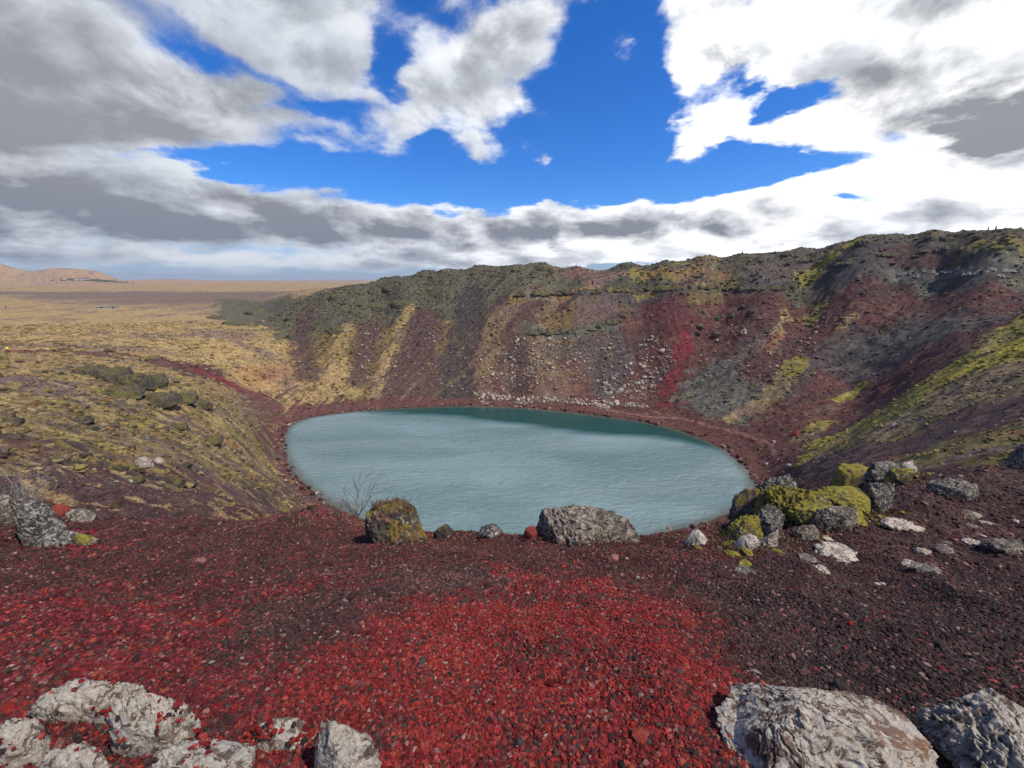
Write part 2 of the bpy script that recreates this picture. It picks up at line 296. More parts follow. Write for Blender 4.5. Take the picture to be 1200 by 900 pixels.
# (colour, kind, pixel points, half width or 0, soft edge m, ragged edge m, noise size m, strength)
PAT = [
 # --- outer plain and left slope
 ('ochre','p',[(-300,334),(410,334),(392,352),(360,380),(345,470),(325,476),(240,432),(150,414),(-300,416)],0,6,10,30,1),
 ('mauve','p',[(-300,331),(520,331),(450,341),(330,341),(200,341),(-300,343)],0,60,60,200,.8),
 ('lichen','s',[(-150,332.6),(60,332.4),(210,332)],55,30,40,200,.9),
 ('ochre','p',[(-300,414),(80,414),(200,436),(260,448),(320,500),(330,560),(345,596),(200,560),(100,545),(0,530),(-300,520)],0,3,5,8,.7),
 ('olive','p',[(-300,450),(60,458),(160,478),(300,520),(330,570),(335,590),(200,560),(100,545),(0,530),(-300,520)],0,6,7,8,.55),
 ('purple','p',[(-300,525),(0,535),(150,548),(330,570),(400,604),(330,618),(200,625),(0,612),(-300,612)],0,2,4,5,.9),
 ('ochre','s',[(0,402),(60,405),(120,410)],9,5,8,10,.8),
 ('moss','s',[(160,440),(240,470),(300,490)],9,5,6,6,.6),
 ('moss','s',[(100,470),(180,500),(270,540)],4,3,4,4,.6),
 ('mauve','s',[(40,450),(120,475),(220,500)],4,3,4,5,.7),
 ('mauve','s',[(245,475),(300,475)],6,3,4,5,.6),
 ('maroon','s',[(0,515),(90,548),(250,575),(360,598)],2.2,1.5,2,3,.8),
 ('orange','s',[(248,512),(262,516),(275,522)],1.6,1,1.5,2,.9),
 ('rust','s',[(205,510),(232,520)],1.6,1,1.5,2,.6),
 ('wine','s',[(0,402),(20,405)],2,1,2,3,.6),
 ('crimson','s',[(30,413),(60,411),(85,413)],1.6,1,1.5,4,.8),
 # the lake path down from the plain
 ('crimson','s',[(225,433),(250,440),(285,458),(312,468)],2.1,.8,.8,3,.85),
 ('maroon','s',[(285,458),(325,478),(318,505),(312,530)],2.5,1.5,1.5,3,.9),
 ('maroon','s',[(312,470),(318,500),(316,530),(330,555)],3,2,2,3,.7),
 # --- far wall, upper band of scrub on lava
 ('scrub','p',[(255,350),(330,348),(385,344,205),(410,333,206),(480,322,206),(560,310,202),(640,306,198),(740,308,195),(800,303,190),(830,330),(700,348),(640,352),(560,372),(500,380),(460,378),(415,380),(380,405),(330,398),(250,372)],0,3,7,9,.95),
 ('scrub','p',[(815,308),(800,303,190),(900,297,180),(1000,280,158),(1092,271,141),(1199,268,121),(1500,310),(1200,310),(1100,318),(1000,330),(900,338),(820,336)],0,3,6,9,.85),
 ('olive','p',[(350,400),(420,385),(470,380),(520,385),(600,372),(640,352),(700,348),(700,400),(640,440),(560,440),(560,400),(545,465),(470,470),(430,470),(370,468),(345,440)],0,3,6,9,.55),
 ('tan','s',[(620,370),(640,440),(645,462)],9,6,6,9,.4),
 ('tan','s',[(580,380),(560,420),(560,462)],7,6,6,9,.35),
 ('olive','s',[(820,310),(820,335)],9,3,6,9,.7),
 ('moss','s',[(745,318),(800,322)],3,2,4,6,.7),
 ('rust','s',[(790,318),(850,325)],2.2,2,3,6,.5),
 ('ochre','s',[(395,440),(385,462)],7,3,5,6,.8),
 ('ochre','s',[(478,368),(468,395),(452,430),(445,462)],3.2,1.8,2.5,5,.95),
 ('ochre','s',[(405,385),(400,430),(410,462)],3,3,4,6,.7),
 ('purple','s',[(436,385),(425,420),(418,445)],4.2,2,3,5,.9),
 ('purple','s',[(360,370),(352,400),(360,440)],4.5,2.5,4,5,.85),
 ('purple','s',[(495,375),(485,405),(470,440),(462,468)],6,2,3,5,.95),
 ('dark','s',[(552,352),(545,390),(538,425),(535,468)],6.5,2.5,3,5,.93),
 ('dark','s',[(520,430),(520,466)],5,3,3,5,.8),
 ('purple','s',[(505,388),(495,430),(500,468)],5,2,3,5,.8),
 ('purple','s',[(628,352),(612,385),(605,415),(606,455)],4,2,3,5,.85),
 ('purple','s',[(598,415),(602,460)],6,2,3,5,.8),
 ('pink','s',[(660,318),(720,320),(690,325)],5,3,4,6,.5),
 ('mauve','s',[(700,352),(700,372),(690,400)],9,4,5,6,.6),
 ('slate','s',[(720,410),(712,450)],7,3,4,6,.8),
 ('slate','s',[(640,412),(690,412)],4,2,3,5,.6),
 ('greygreen','s',[(615,388),(680,388),(720,382)],1.6,1,1.5,4,.8),
 ('slate','s',[(600,347),(700,343),(850,340),(930,338)],1.5,1,1.2,4,.85),
 ('moss','s',[(600,351),(700,338),(780,337),(860,335)],1.2,.8,1.5,5,.6),
 ('wine','p',[(752,352),(800,350),(850,360),(840,385),(815,400),(805,440),(795,474),(765,474),(772,440),(790,405),(770,390),(750,375)],0,1.6,3,5,.75),
 ('crimson','s',[(806,395),(792,430),(780,474)],2.4,1.2,1.2,4,.75),
 ('crimson','s',[(775,365),(800,385),(805,400)],2.5,2,3,4,.3),
 ('greygreen','p',[(805,440),(840,420),(880,440),(890,470),(872,498),(840,492),(800,478),(788,470)],0,2,4,5,.8),
 ('lichen','s',[(820,468),(850,475)],4,3,4,3,.4),
 ('maroon','p',[(850,345),(1000,345),(1110,350),(1060,380),(960,400),(900,380),(850,380)],0,3,5,8,.9),
 ('mauve','s',[(890,320),(940,312)],4,3,4,5,.5),
 ('moss','s',[(990,290),(960,318),(940,330)],3,1.5,3,5,.9),
 ('moss','s',[(1005,285),(980,300)],2,1.5,3,5,.6),
 ('slate','s',[(1000,305),(1080,305),(1150,310)],7,3,4,6,.8),
 ('maroon','s',[(1060,300),(1130,302)],4,3,4,6,.6),
 ('moss','s',[(1150,290),(1200,300),(1260,300)],3.4,1.5,3,5,.85),
 ('lichen','s',[(1050,322),(1120,321),(1210,318)],2.0,1,1.5,3,.6),
 ('greygreen','s',[(1100,332),(1210,335)],5,3,4,4,.6),
 ('slate','p',[(960,405),(1080,370),(1150,370),(1200,365),(1140,400),(1070,420),(980,440),(930,460),(900,450)],0,3,5,6,.85),
 ('greygreen','s',[(990,400),(1040,400),(1120,385)],4,3,4,3,.5),
 ('ochre','s',[(920,368),(910,395),(905,410)],1.4,1.2,2,3,.9),
 ('moss','s',[(960,362),(950,372)],2.5,1,2,3,.8),
 ('rust','s',[(912,395),(905,405)],2,1,2,3,.7),
 ('ochre','s',[(1000,372),(986,385)],1.2,.8,1,3,.9),
 ('lichen','s',[(890,395),(870,415),(850,430)],3,2,4,3,.35),
 ('moss','s',[(935,425),(915,450),(890,475)],3.2,2,3,3,.85),
 ('bright','s',[(915,445),(905,458)],1.8,1,1.5,3,.8),
 ('ochre','s',[(880,475),(862,490)],2.2,1,2,3,.8),
 ('maroon','p',[(870,510),(905,490),(960,440),(1080,410),(1200,375),(1200,372),(1080,452),(1010,500),(940,530),(925,545)],0,1.5,3,5,.9),
 ('moss','s',[(1010,452),(980,470)],1.3,.8,1.5,3,.9),
 ('moss','s',[(965,495),(940,515)],1.8,.8,1.5,3,.8),
 # --- right hand moss band and strips under it
 ('moss','p',[(1400,325),(1200,368),(1140,411),(1080,449),(1030,479),(985,505),(932,528),(938,538),(985,534),(1050,514),(1110,490),(1200,464),(1400,436)],0,1.0,3,4,1),
 ('bright','s',[(1200,402),(1120,445),(1040,490),(965,523)],3.4,1.5,2.5,4,.8),
 ('ochre','s',[(1200,420),(1130,460),(1050,500)],1.6,1.5,2.5,4,.5),
 ('purple','p',[(1400,434),(1200,463),(1110,490),(1030,521),(950,542),(920,560),(960,560),(1020,548),(1080,525),(1200,492),(1400,470)],0,.8,2,3,1),
 ('olive','p',[(1400,475),(1200,495),(1100,520),(1020,548),(985,562),(1080,555),(1200,548),(1400,540)],0,.6,1.6,2,1),
 ('rust','s',[(1200,508),(1120,520),(1050,535)],.8,.6,1,2,.7),
 ('mauve','s',[(1200,528),(1130,535)],1.2,.6,1,2,.8),
 # --- beach
 ('maroon','p',[(345,476),(400,470),(460,464),(560,466),(640,470),(700,476),(780,486),(850,502),(915,530),(935,560),(925,590),(880,600),(870,590),(885,560),(860,530),(800,500),(700,484),(540,474),(440,477),(370,486),(345,500),(330,520),(340,560),(400,606),(390,606),(325,560),(318,520),(325,490)],0,1.0,1.2,3,1),
 ('pink','s',[(700,478),(800,491),(870,508),(902,520),(912,540),(915,560)],.55,.4,.3,3,.6),
 # --- near scree
 ('scoria','p',[(-300,612),(200,618),(330,606),(390,604),(420,615),(480,628),(600,625),(800,628),(870,625),(1050,600),(1200,590),(1500,580),(1500,1400),(-300,1400)],0,.15,.3,.5,.8),
 ('purple','p',[(850,640),(1000,560),(1100,548),(1300,545),(1500,700),(1300,900),(900,900),(880,760),(820,700)],0,.3,.5,.6,.8),
 ('dark','p',[(900,720),(1040,680),(1300,660),(1500,900),(1300,1300),(900,1300),(860,830)],0,.35,.5,.5,.55),
 ('pink','s',[(330,618),(380,608),(430,622)],.35,.2,.3,.3,.5),
 ('rust','s',[(395,600),(430,612)],.25,.2,.3,.3,.5),
 ('crimson','s',[(0,622),(60,632),(120,648)],.22,.15,.2,.4,.8),
 ('wine','s',[(100,655),(300,665),(450,665)],.5,.3,.3,.5,.5),
 ('crimson','p',[(-100,690),(120,700),(330,705),(420,735),(330,840),(200,1200),(-300,1200),(-300,690)],0,.5,.5,.5,.75),
 ('crimson','p',[(600,672),(760,700),(850,760),(930,860),(960,1200),(300,1200),(260,860),(340,760),(470,705)],0,.5,.5,.5,.6),
 ('red','p',[(600,685),(720,700),(800,740),(850,800),(900,900),(860,1200),(350,1200),(300,860),(380,770),(480,720)],0,.35,.42,.45,.95),
 ('crimson','s',[(60,715),(110,722)],.12,.1,.1,.3,.8),
 ('dark','p',[(330,705),(480,690),(470,720),(420,760),(330,850),(240,860),(250,790)],0,.3,.4,.4,.45),
 ('mauve','s',[(470,680),(560,685)],.22,.12,.2,.2,.4),
 ('dark','s',[(640,700),(740,705)],.06,.05,.1,.2,.6),
]
_PW = []
for c, kind, pts, hw, soft, rag, nl, op in PAT:
    P = W(pts)
    if len(P) >= 2: _PW.append((C[c], kind, P, hw, soft, rag, nl, op))
def colour(x, y):
    x = np.asarray(x, float); y = np.asarray(y, float)
    sd, a, rl = shore_sd(x, y); r = np.hypot(x, y)
    col = np.empty(x.shape + (3,)); col[:] = C['maroon'] * .9
    side = a * rl
    fall = gnoise(side / 4.0, rl / 30.0, 80); fall2 = gnoise(side / 1.6, rl / 16.0, 81)
    def mix(rgb, m):
        col[:] = col + (rgb - col) * np.clip(m, 0, 1)[..., None]
    far_az = np.arctan2(x, y)
    mix(C['ochre'], sstep(230, 330, r) * sstep(.1, -.2, far_az)); mix(C['olive'], sstep(230, 330, r) * sstep(-.2, .1, far_az) * .8)
    hz_ = base(x, y); zz_ = sstep(1400, 2200, r) * sstep(-.5, -.6, far_az); mix(np.array((.36, .21, .11)), zz_ * .8)
    for rgb, kind, P, hw, soft, rag, nl, op in _PW:
        Pa = np.array(P); m0 = hw + soft + rag * 1.6
        box = (x > Pa[:, 0].min() - m0) & (x < Pa[:, 0].max() + m0) & (y > Pa[:, 1].min() - m0) & (y < Pa[:, 1].max() + m0)
        k = np.where(box)[0]
        if len(k) == 0: continue
        xx, yy = x[k], y[k]
        d = seg_dist(xx, yy, P)[0] - hw if kind == 's' else poly_sd(xx, yy, P)
        d = d + rag * 2.1 * fbm(xx, yy, nl * 1.5, 5, 90, .72) + (rag * .6 * fall[k] if nl >= 4 else 0)
        m = sstep(soft * .5, -soft * .5, d) * op
        col[k] += (rgb - col[k]) * m[:, None]
    # mottling: patches of neighbouring plants and cinders at several sizes
    veg = sstep(.02, .10, col[:, 1] - col[:, 2] * 1.0) * sstep(4, 14, r)
    rr_ = sstep(5, 30, r)
    m1 = fbm(x, y, 7, 4, 100, .6); m2 = fbm(x, y, 2.2, 3, 104, .6); m3 = fbm(x, y, 26, 3, 108, .6); m4 = fbm(x, y * .45, 60, 3, 112, .6)
    mix(C['scrub'] * 1.1, sstep(.16, .36, m1) * .6 * veg * rr_)
    mix(C['olive'], sstep(.10, .3, -m1) * .5 * veg)
    mix(C['mauve'], sstep(.08, .26, m3) * .65 * veg * rr_)
    mix(C['straw'], sstep(.12, .34, m2) * .6 * veg)
    mix(C['rust'], sstep(.24, .4, m4 + .3 * m2) * .5 * veg * rr_)
    bare = (1 - veg) * sstep(8, 25, r) * sstep(2, 6, sd)
    mix(C['greygreen'], sstep(.22, .42, m1 * .7 + fall2 * .35) * .5 * bare)
    mix(C['dark'], sstep(.15, .45, fall) * .5 * bare)
    mix(C['tan'], sstep(.25, .45, m2) * .35 * bare)
    mix(C['olive'], sstep(.2, .4, -m1 * .7 + fall2 * .3) * .4 * bare)
    # strips of straw coloured grass in the left hand slope, running along the contour
    lm = sstep(-.5, -.75, far_az) * sstep(9, 14, r) * sstep(34, 22, r)
    st = gnoise(x / 1.5 + .8 * m2, y / .42 + .5 * m2, 120) * .8 + .5 * gnoise(x / .6, y / .22, 122)
    mix(C['straw'], sstep(.16, .40, st + .35 * m2) * .75 * lm)
    lm2 = sstep(-.35, -.6, far_az) * sstep(14, 22, r) * sstep(150, 110, r); st2 = fbm(x, y * 1.8, 3.6, 4, 121, .65) * 1.5 + .5 * m2
    mix(C['dark'] * 1.2, sstep(.16, .4, st2) * .75 * lm2); mix(C['straw'], sstep(.12, .4, -st2) * .6 * lm2); mix(C['mauve'], sstep(.1, .3, fbm(x, y, 9, 3, 124)) * .6 * lm2); mix(C['moss'], sstep(.1, .4, m1 - .4 * st2) * .5 * lm2)
    v = 1 + .35 * fbm(x, y, 1.1, 3, 130, .7) * rr_ + .35 * fbm(x, y, .35, 2, 133) * sstep(30, 8, r) + .25 * fall2 * bare
    col *= v[:, None]
    # wet, darker edge at the water line, drowned brown stones below it
    mix(C['maroon'] * .6, sstep(.9, .1, sd) * .7)
    mix(np.array((.10, .075, .05)), sstep(0, -1, sd))
    return np.clip(col, .008, .7)

# ------------------------------------------------------------------ material helper
class N:
    def __init__(s, name):
        s.m = bpy.data.materials.new(name); s.m.use_nodes = True; s.t = s.m.node_tree; s.b = s.t.nodes['Principled BSDF']
        s.geo = None
    def n(s, kind, **kw):
        nd = s.t.nodes.new(kind)
        for k, v in kw.items(): setattr(nd, k, v)
        return nd
    def pos(s, obj=False):
        if obj: return s.n('ShaderNodeTexCoord').outputs['Object']
        return s.n('ShaderNodeNewGeometry').outputs['Position']
    def noise(s, vec, scale, detail=4, rough=.6, dist=0):
        nd = s.n('ShaderNodeTexNoise'); s.t.links.new(vec, nd.inputs['Vector'])
        nd.inputs['Scale'].default_value = scale; nd.inputs['Detail'].default_value = detail; nd.inputs['Roughness'].default_value = rough; nd.inputs['Distortion'].default_value = dist
        return nd.outputs['Fac']
    def voro(s, vec, scale, feature='F1', out='Distance', rnd=1):
        nd = s.n('ShaderNodeTexVoronoi', feature=feature); s.t.links.new(vec, nd.inputs['Vector']); nd.inputs['Scale'].default_value = scale; nd.inputs['Randomness'].default_value = rnd
        return nd.outputs[out]
    def ramp(s, fac, a, b, lo=0, hi=1):
        nd = s.n('ShaderNodeMapRange'); nd.interpolation_type = 'SMOOTHSTEP'
        s.t.links.new(fac, nd.inputs[0]); nd.inputs[1].default_value = a; nd.inputs[2].default_value = b; nd.inputs[3].default_value = lo; nd.inputs[4].default_value = hi
        return nd.outputs[0]
    def math(s, op, a, b=None, clamp=False):
        nd = s.n('ShaderNodeMath', operation=op); nd.use_clamp = clamp
        for i, v in enumerate((a, b)):
            if v is None: continue
            if isinstance(v, (int, float)): nd.inputs[i].default_value = v
            else: s.t.links.new(v, nd.inputs[i])
        return nd.outputs[0]
    def mix(s, fac, a, b, mode='MIX'):
        nd = s.n('ShaderNodeMix', data_type='RGBA', blend_type=mode)
        for i, v in ((0, fac), (6, a), (7, b)):
            if isinstance(v, (int, float)): nd.inputs[i].default_value = v if i == 0 else (v, v, v, 1)
            elif isinstance(v, (tuple, list, np.ndarray)): nd.inputs[i].default_value = tuple(float(q) for q in v[:3]) + (1,)
            else: s.t.links.new(v, nd.inputs[i])
        return nd.outputs[2]
    def link(s, a, b): s.t.links.new(a, s.b.inputs[b])
    def bump(s, h, strength, dist):
        nd = s.n('ShaderNodeBump'); nd.inputs['Strength'].default_value = strength; nd.inputs['Distance'].default_value = dist
        s.t.links.new(h, nd.inputs['Height']); s.t.links.new(nd.outputs[0], s.b.inputs['Normal']); return nd
def mk(name, verts, faces, mats=(), smooth=False, colour_attr=None, parent=None, loc=None):
    verts = np.asarray(verts, np.float32); faces = np.asarray(faces, np.int32)
    me = bpy.data.meshes.new(name); k = faces.shape[1]
    me.vertices.add(len(verts)); me.vertices.foreach_set('co', verts.ravel())
    me.loops.add(faces.size); me.loops.foreach_set('vertex_index', faces.ravel())
    me.polygons.add(len(faces)); me.polygons.foreach_set('loop_start', np.arange(len(faces), dtype=np.int32) * k); 
    me.polygons.foreach_set('use_smooth', np.full(len(faces), smooth))
    if colour_attr is not None:
        at = me.color_attributes.new('col', 'FLOAT_COLOR', 'POINT')
        ca = np.ones((len(verts), 4), np.float32); ca[:, :3] = colour_attr; at.data.foreach_set('color', ca.ravel())
    me.update(calc_edges=True)
    for m in mats: me.materials.append(m)
    o = bpy.data.objects.new(name, me); COL.objects.link(o)
    if parent is not None: o.parent = parent
    if loc is not None: o.location = loc
    return o
def tag(o, label=None, cat=None, group=None, kind=None):
    if label: o['label'] = label
    if cat: o['category'] = cat
    if group: o['group'] = group
    if kind: o['kind'] = kind
    return o

# ------------------------------------------------------------------ ground sheet
azs = np.radians(np.concatenate([np.linspace(-180, -66, 90, endpoint=False), np.linspace(-66, 66, 1350), np.linspace(66, 180, 91)[1:]]))
rr = np.concatenate([[0.02], np.exp(np.linspace(math.log(.2), math.log(60), 620)), np.arange(60.3, 232, .26), np.exp(np.linspace(math.log(233), math.log(900), 150)), np.exp(np.linspace(math.log(910), math.log(30000), 120))])
A_, R_ = np.meshgrid(azs, rr, indexing='xy')
gx_ = (R_ * np.sin(A_)).ravel(); gy_ = (R_ * np.cos(A_)).ravel(); gz_ = height(gx_, gy_)
na, nr = len(azs), len(rr)
i_ = np.arange(nr - 1)[:, None] * na + np.arange(na - 1)[None]
gf_ = np.stack([i_, i_ + 1, i_ + na + 1, i_ + na], -1).reshape(-1, 4)[:, ::-1]
gc_ = colour(gx_, gy_)

g = N('ground_material'); P_ = g.pos()
att = g.n('ShaderNodeAttribute', attribute_name='col'); base_c = att.outputs['Color']
n1 = g.noise(P_, 1.3, 6, .75); n2 = g.noise(P_, 14, 5, .7); v1 = g.voro(P_, 28, out='Color')
sx = g.n('ShaderNodeSeparateColor'); g.t.links.new(v1, sx.inputs[0])
k1 = g.ramp(n1, .25, .75, .55, 1.5); k2 = g.ramp(n2, .25, .75, .6, 1.4); k3 = g.ramp(sx.outputs[0], 0, 1, .55, 1.45)
kk = g.math('MULTIPLY', g.math('MULTIPLY', k1, k2), k3)
cc = g.mix(1.0, base_c, kk, 'MULTIPLY')
g.link(cc, 'Base Color'); g.b.inputs['Roughness'].default_value = .92; g.b.inputs['Specular IOR Level'].default_value = .25
hh = g.math('ADD', g.math('MULTIPLY', g.noise(P_, 2.2, 8, .75), .8), g.math('MULTIPLY', g.voro(P_, 30), -.05))
g.bump(hh, .9, .35)
gr = mk('ground', np.stack([gx_, gy_, gz_], 1), gf_, [g.m], True, gc_)
tag(gr, kind='structure')
# ------------------------------------------------------------------ water
wp = catmull(shore, 8); m_ = len(wp); wv = [(LC[0], LC[1], 0)]; rings = np.linspace(0, 1, 60)[1:]
for t in rings:
    for p in wp: wv.append((LC[0] + (p[0] - LC[0]) * t * 1.05, LC[1] + (p[1] - LC[1]) * t * 1.05, WATER))
wf = [(0, 1 + j, 1 + (j + 1) % m_) for j in range(m_)]
for k in range(len(rings) - 1):
    for j in range(m_): wf.append((1 + k * m_ + j, 1 + (k + 1) * m_ + j, 1 + (k + 1) * m_ + (j + 1) % m_, 1 + k * m_ + (j + 1) % m_))
wv = np.array(wv); me = bpy.data.meshes.new('water'); me.from_pydata(wv.tolist(), [], wf); me.polygons.foreach_set('use_smooth', [True] * len(me.polygons))
# the sheltered belt under the far wall lies calm, the wall's dark green reflection painted into its colour
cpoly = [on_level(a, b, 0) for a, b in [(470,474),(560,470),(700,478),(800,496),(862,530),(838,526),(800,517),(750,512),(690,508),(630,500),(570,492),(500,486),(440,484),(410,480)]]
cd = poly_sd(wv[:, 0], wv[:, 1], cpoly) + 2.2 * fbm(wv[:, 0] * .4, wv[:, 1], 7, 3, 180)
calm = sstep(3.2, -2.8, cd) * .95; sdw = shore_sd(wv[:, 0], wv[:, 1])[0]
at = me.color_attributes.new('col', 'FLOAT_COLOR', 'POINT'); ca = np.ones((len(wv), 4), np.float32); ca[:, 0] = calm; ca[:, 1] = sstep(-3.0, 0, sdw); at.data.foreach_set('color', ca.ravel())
w = N('water_material'); Pw = w.pos()
mp = w.n('ShaderNodeMapping'); w.t.links.new(Pw, mp.inputs[0]); mp.inputs['Scale'].default_value = (.8, 2.2, 1); mp.inputs['Rotation'].default_value = (0, 0, .3)
big = w.noise(mp.outputs[0], .035, 3, .5, .4)
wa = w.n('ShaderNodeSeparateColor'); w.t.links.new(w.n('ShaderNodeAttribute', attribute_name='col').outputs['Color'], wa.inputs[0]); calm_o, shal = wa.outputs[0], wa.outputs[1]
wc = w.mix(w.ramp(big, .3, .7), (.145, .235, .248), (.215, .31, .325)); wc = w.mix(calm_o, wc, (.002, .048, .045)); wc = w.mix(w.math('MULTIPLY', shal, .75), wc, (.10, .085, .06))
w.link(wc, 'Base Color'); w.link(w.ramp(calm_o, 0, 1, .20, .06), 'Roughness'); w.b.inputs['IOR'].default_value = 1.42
wav = w.math('ADD', w.math('ADD', w.math('MULTIPLY', w.noise(mp.outputs[0], .9, 5, .7, .5), 1.0), w.math('MULTIPLY', w.noise(mp.outputs[0], .42, 2, .6, .3), 1.3)), w.math('MULTIPLY', w.noise(mp.outputs[0], 3.2, 3, .6), .22))
gust = w.ramp(w.noise(mp.outputs[0], .03, 2, .5, .6), .25, .6, .5, 1.0)
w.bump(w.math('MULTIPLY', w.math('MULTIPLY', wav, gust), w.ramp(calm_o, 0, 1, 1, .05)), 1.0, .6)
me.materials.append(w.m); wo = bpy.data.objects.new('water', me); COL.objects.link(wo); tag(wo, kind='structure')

# ------------------------------------------------------------------ sky
SUN_AZ, SUN_EL = 116.0, 57.0          # degrees right of straight ahead, degrees up
wd = bpy.data.worlds.new('World'); scene.world = wd; wd.use_nodes = True
S = N.__new__(N); S.t = wd.node_tree; S.m = wd
bg = wd.node_tree.nodes['Background']
sky = S.n('ShaderNodeTexSky', sky_type='NISHITA'); sky.sun_disc = False; sky.sun_elevation = R(SUN_EL); sky.sun_rotation = R(SUN_AZ); sky.altitude = 200; sky.air_density = .9; sky.dust_density = .35; sky.ozone_density = 3.0
tc = S.n('ShaderNodeTexCoord').outputs['Generated']
sp = S.n('ShaderNodeSeparateXYZ'); S.t.links.new(tc, sp.inputs[0]); dx, dy, dz = sp.outputs
az = S.math('MULTIPLY', S.math('ARCTAN2', dx, dy), 57.2958)
el = S.math('MULTIPLY', S.math('ARCSINE', dz), 57.2958)
# coordinates of the cloud layer: directions flattened onto a deck overhead
dz2 = S.math('ADD', S.math('MAXIMUM', dz, 0.0), .16)
cx = S.math('DIVIDE', dx, dz2); cy = S.math('DIVIDE', dy, dz2)
def comb(x, y, z=0.0):
    nd = S.n('ShaderNodeCombineXYZ')
    for i, v in enumerate((x, y, z)):
        if isinstance(v, (int, float)): nd.inputs[i].default_value = v
        else: S.t.links.new(v, nd.inputs[i])
    return nd.outputs[0]
deck = comb(cx, cy)
# warp of the large shapes
wn = S.n('ShaderNodeTexNoise'); S.t.links.new(deck, wn.inputs['Vector']); wn.inputs['Scale'].default_value = 2.3; wn.inputs['Detail'].default_value = 5; wn.inputs['Roughness'].default_value = .55
ws = S.n('ShaderNodeSeparateColor'); S.t.links.new(wn.outputs['Color'], ws.inputs[0])
azw = S.math('ADD', az, S.math('MULTIPLY', S.math('SUBTRACT', ws.outputs[0], .5), 16.0))
elw = S.math('ADD', el, S.math('MULTIPLY', S.math('MULTIPLY', S.math('SUBTRACT', ws.outputs[1], .5), 14.0), S.ramp(el, 0, 25, .25, 1)))
def ae(px, py):
    x, y, z = pdir(px, py); return math.degrees(math.atan2(x, y)), math.degrees(math.atan2(z, math.hypot(x, y)))
def blobs(lst, azn, eln):
    acc = None
    for px, py, rx, ry, s in lst:
        a0, e0 = ae(px, py); a1, _ = ae(px + rx, py); _, e1 = ae(px, py - ry)
        ra = abs(a1 - a0); re = abs(e1 - e0)
        u = S.math('MULTIPLY', S.math('SUBTRACT', azn, a0), 1 / ra); v = S.math('MULTIPLY', S.math('SUBTRACT', eln, e0), 1 / re)
        d = S.math('ADD', S.math('MULTIPLY', u, u), S.math('MULTIPLY', v, v))
        gss = S.math('MULTIPLY', S.math('EXPONENT', S.math('MULTIPLY', d, -.9)), s)
        acc = gss if acc is None else S.math('ADD', acc, gss)
    return acc
CLOUD = [(200,317,330,7,.75),(40,300,170,8,.6),(1190,150,80,36,.6),(230,50,220,110,.22),(420,20,110,70,.16),(320,120,170,50,.22),(640,30,50,40,.2),(1000,90,200,80,.45),(1000,258,220,34,.5),(500,280,320,32,.45),(80,20,200,120,.4),(40,60,170,95,1.0),(180,150,190,50,.8),(-150,120,250,120,1.0),(330,140,110,28,.55),(365,35,85,62,.95),(300,-60,200,60,.8),(552,108,70,58,1.05),(632,190,22,22,.7),(462,128,34,24,.7),
 (600,20,90,36,.36),(718,66,52,46,.56),(450,90,50,40,.3),(850,50,75,60,.95),(835,140,60,30,.85),(960,20,130,50,.9),(1010,110,110,42,1.0),(1120,70,130,70,1.0),(1180,150,90,45,1.0),(1020,165,70,18,.5),
 (1070,195,140,25,.95),(970,228,90,22,.9),(1230,240,140,40,1.0),(900,255,80,22,.9),(1000,290,260,14,.9),(1350,100,150,120,1.0),(900,-80,300,70,.9),
 (90,240,240,32,1.0),(330,262,260,30,1.0),(620,280,200,30,1.0),(780,262,110,28,1.0),(0,205,90,28,.8),(-200,250,200,60,1.0),(200,215,60,20,.5),(200,302,300,9,.55),(430,312,150,9,.6),(560,306,100,12,.5)]
HOLE = [(620,222,190,22,.8),(420,205,120,22,.7),(700,150,55,60,.7),(400,165,60,14,.0),(910,100,36,24,1.0),(880,190,120,20,.7),(1010,232,48,11,1.0),(452,60,22,70,1.0),(262,60,44,30,.6),(180,30,40,20,.35),(330,95,44,16,.45),(120,150,60,10,.3),(150,178,120,7,.5),(395,118,40,18,.35),(265,205,70,7,.9),(235,95,40,60,.25),
 (720,10,60,30,.4),(500,160,30,30,.4),(40,292,120,4,.5),(300,318,400,6,.6),(760,110,26,80,.5),(678,80,22,60,.5)]
cov = S.math('SUBTRACT', blobs(CLOUD, azw, elw), blobs(HOLE, azw, elw))
behind = S.ramp(S.math('ABSOLUTE', az), 62, 85, 0, .42)
cov = S.math('ADD', cov, behind)
def detail(vec):
    # billows: a fractal noise plus rounded cells, in the direction of view, flatter towards the horizon
    nd = S.n('ShaderNodeTexNoise'); S.t.links.new(vec, nd.inputs['Vector']); nd.inputs['Scale'].default_value = 5.0; nd.inputs['Detail'].default_value = 8; nd.inputs['Roughness'].default_value = .60; nd.inputs['Distortion'].default_value = .2
    wv_ = S.n('ShaderNodeVectorMath', operation='MULTIPLY_ADD'); S.t.links.new(nd.outputs['Color'], wv_.inputs[0]); wv_.inputs[1].default_value = (.12, .12, .12); S.t.links.new(vec, wv_.inputs[2])
    vo = S.n('ShaderNodeTexVoronoi', feature='SMOOTH_F1'); S.t.links.new(wv_.outputs[0], vo.inputs['Vector']); vo.inputs['Scale'].default_value = 8.0; vo.inputs['Detail'].default_value = 0.0; vo.inputs['Smoothness'].default_value = .5
    return S.math('ADD', S.math('MULTIPLY', nd.outputs['Fac'], .8), S.math('MULTIPLY', S.math('SUBTRACT', .75, vo.outputs['Distance']), .28))
dirv = comb(dx, dy, S.math('MULTIPLY', S.math('POWER', S.math('MAXIMUM', dz, 0.0001), .75), 1.7))
d0 = detail(dirv)
va = S.n('ShaderNodeVectorMath', operation='ADD'); S.t.links.new(dirv, va.inputs[0]); va.inputs[1].default_value = (.022, 0, .045)
d1 = detail(va.outputs[0])
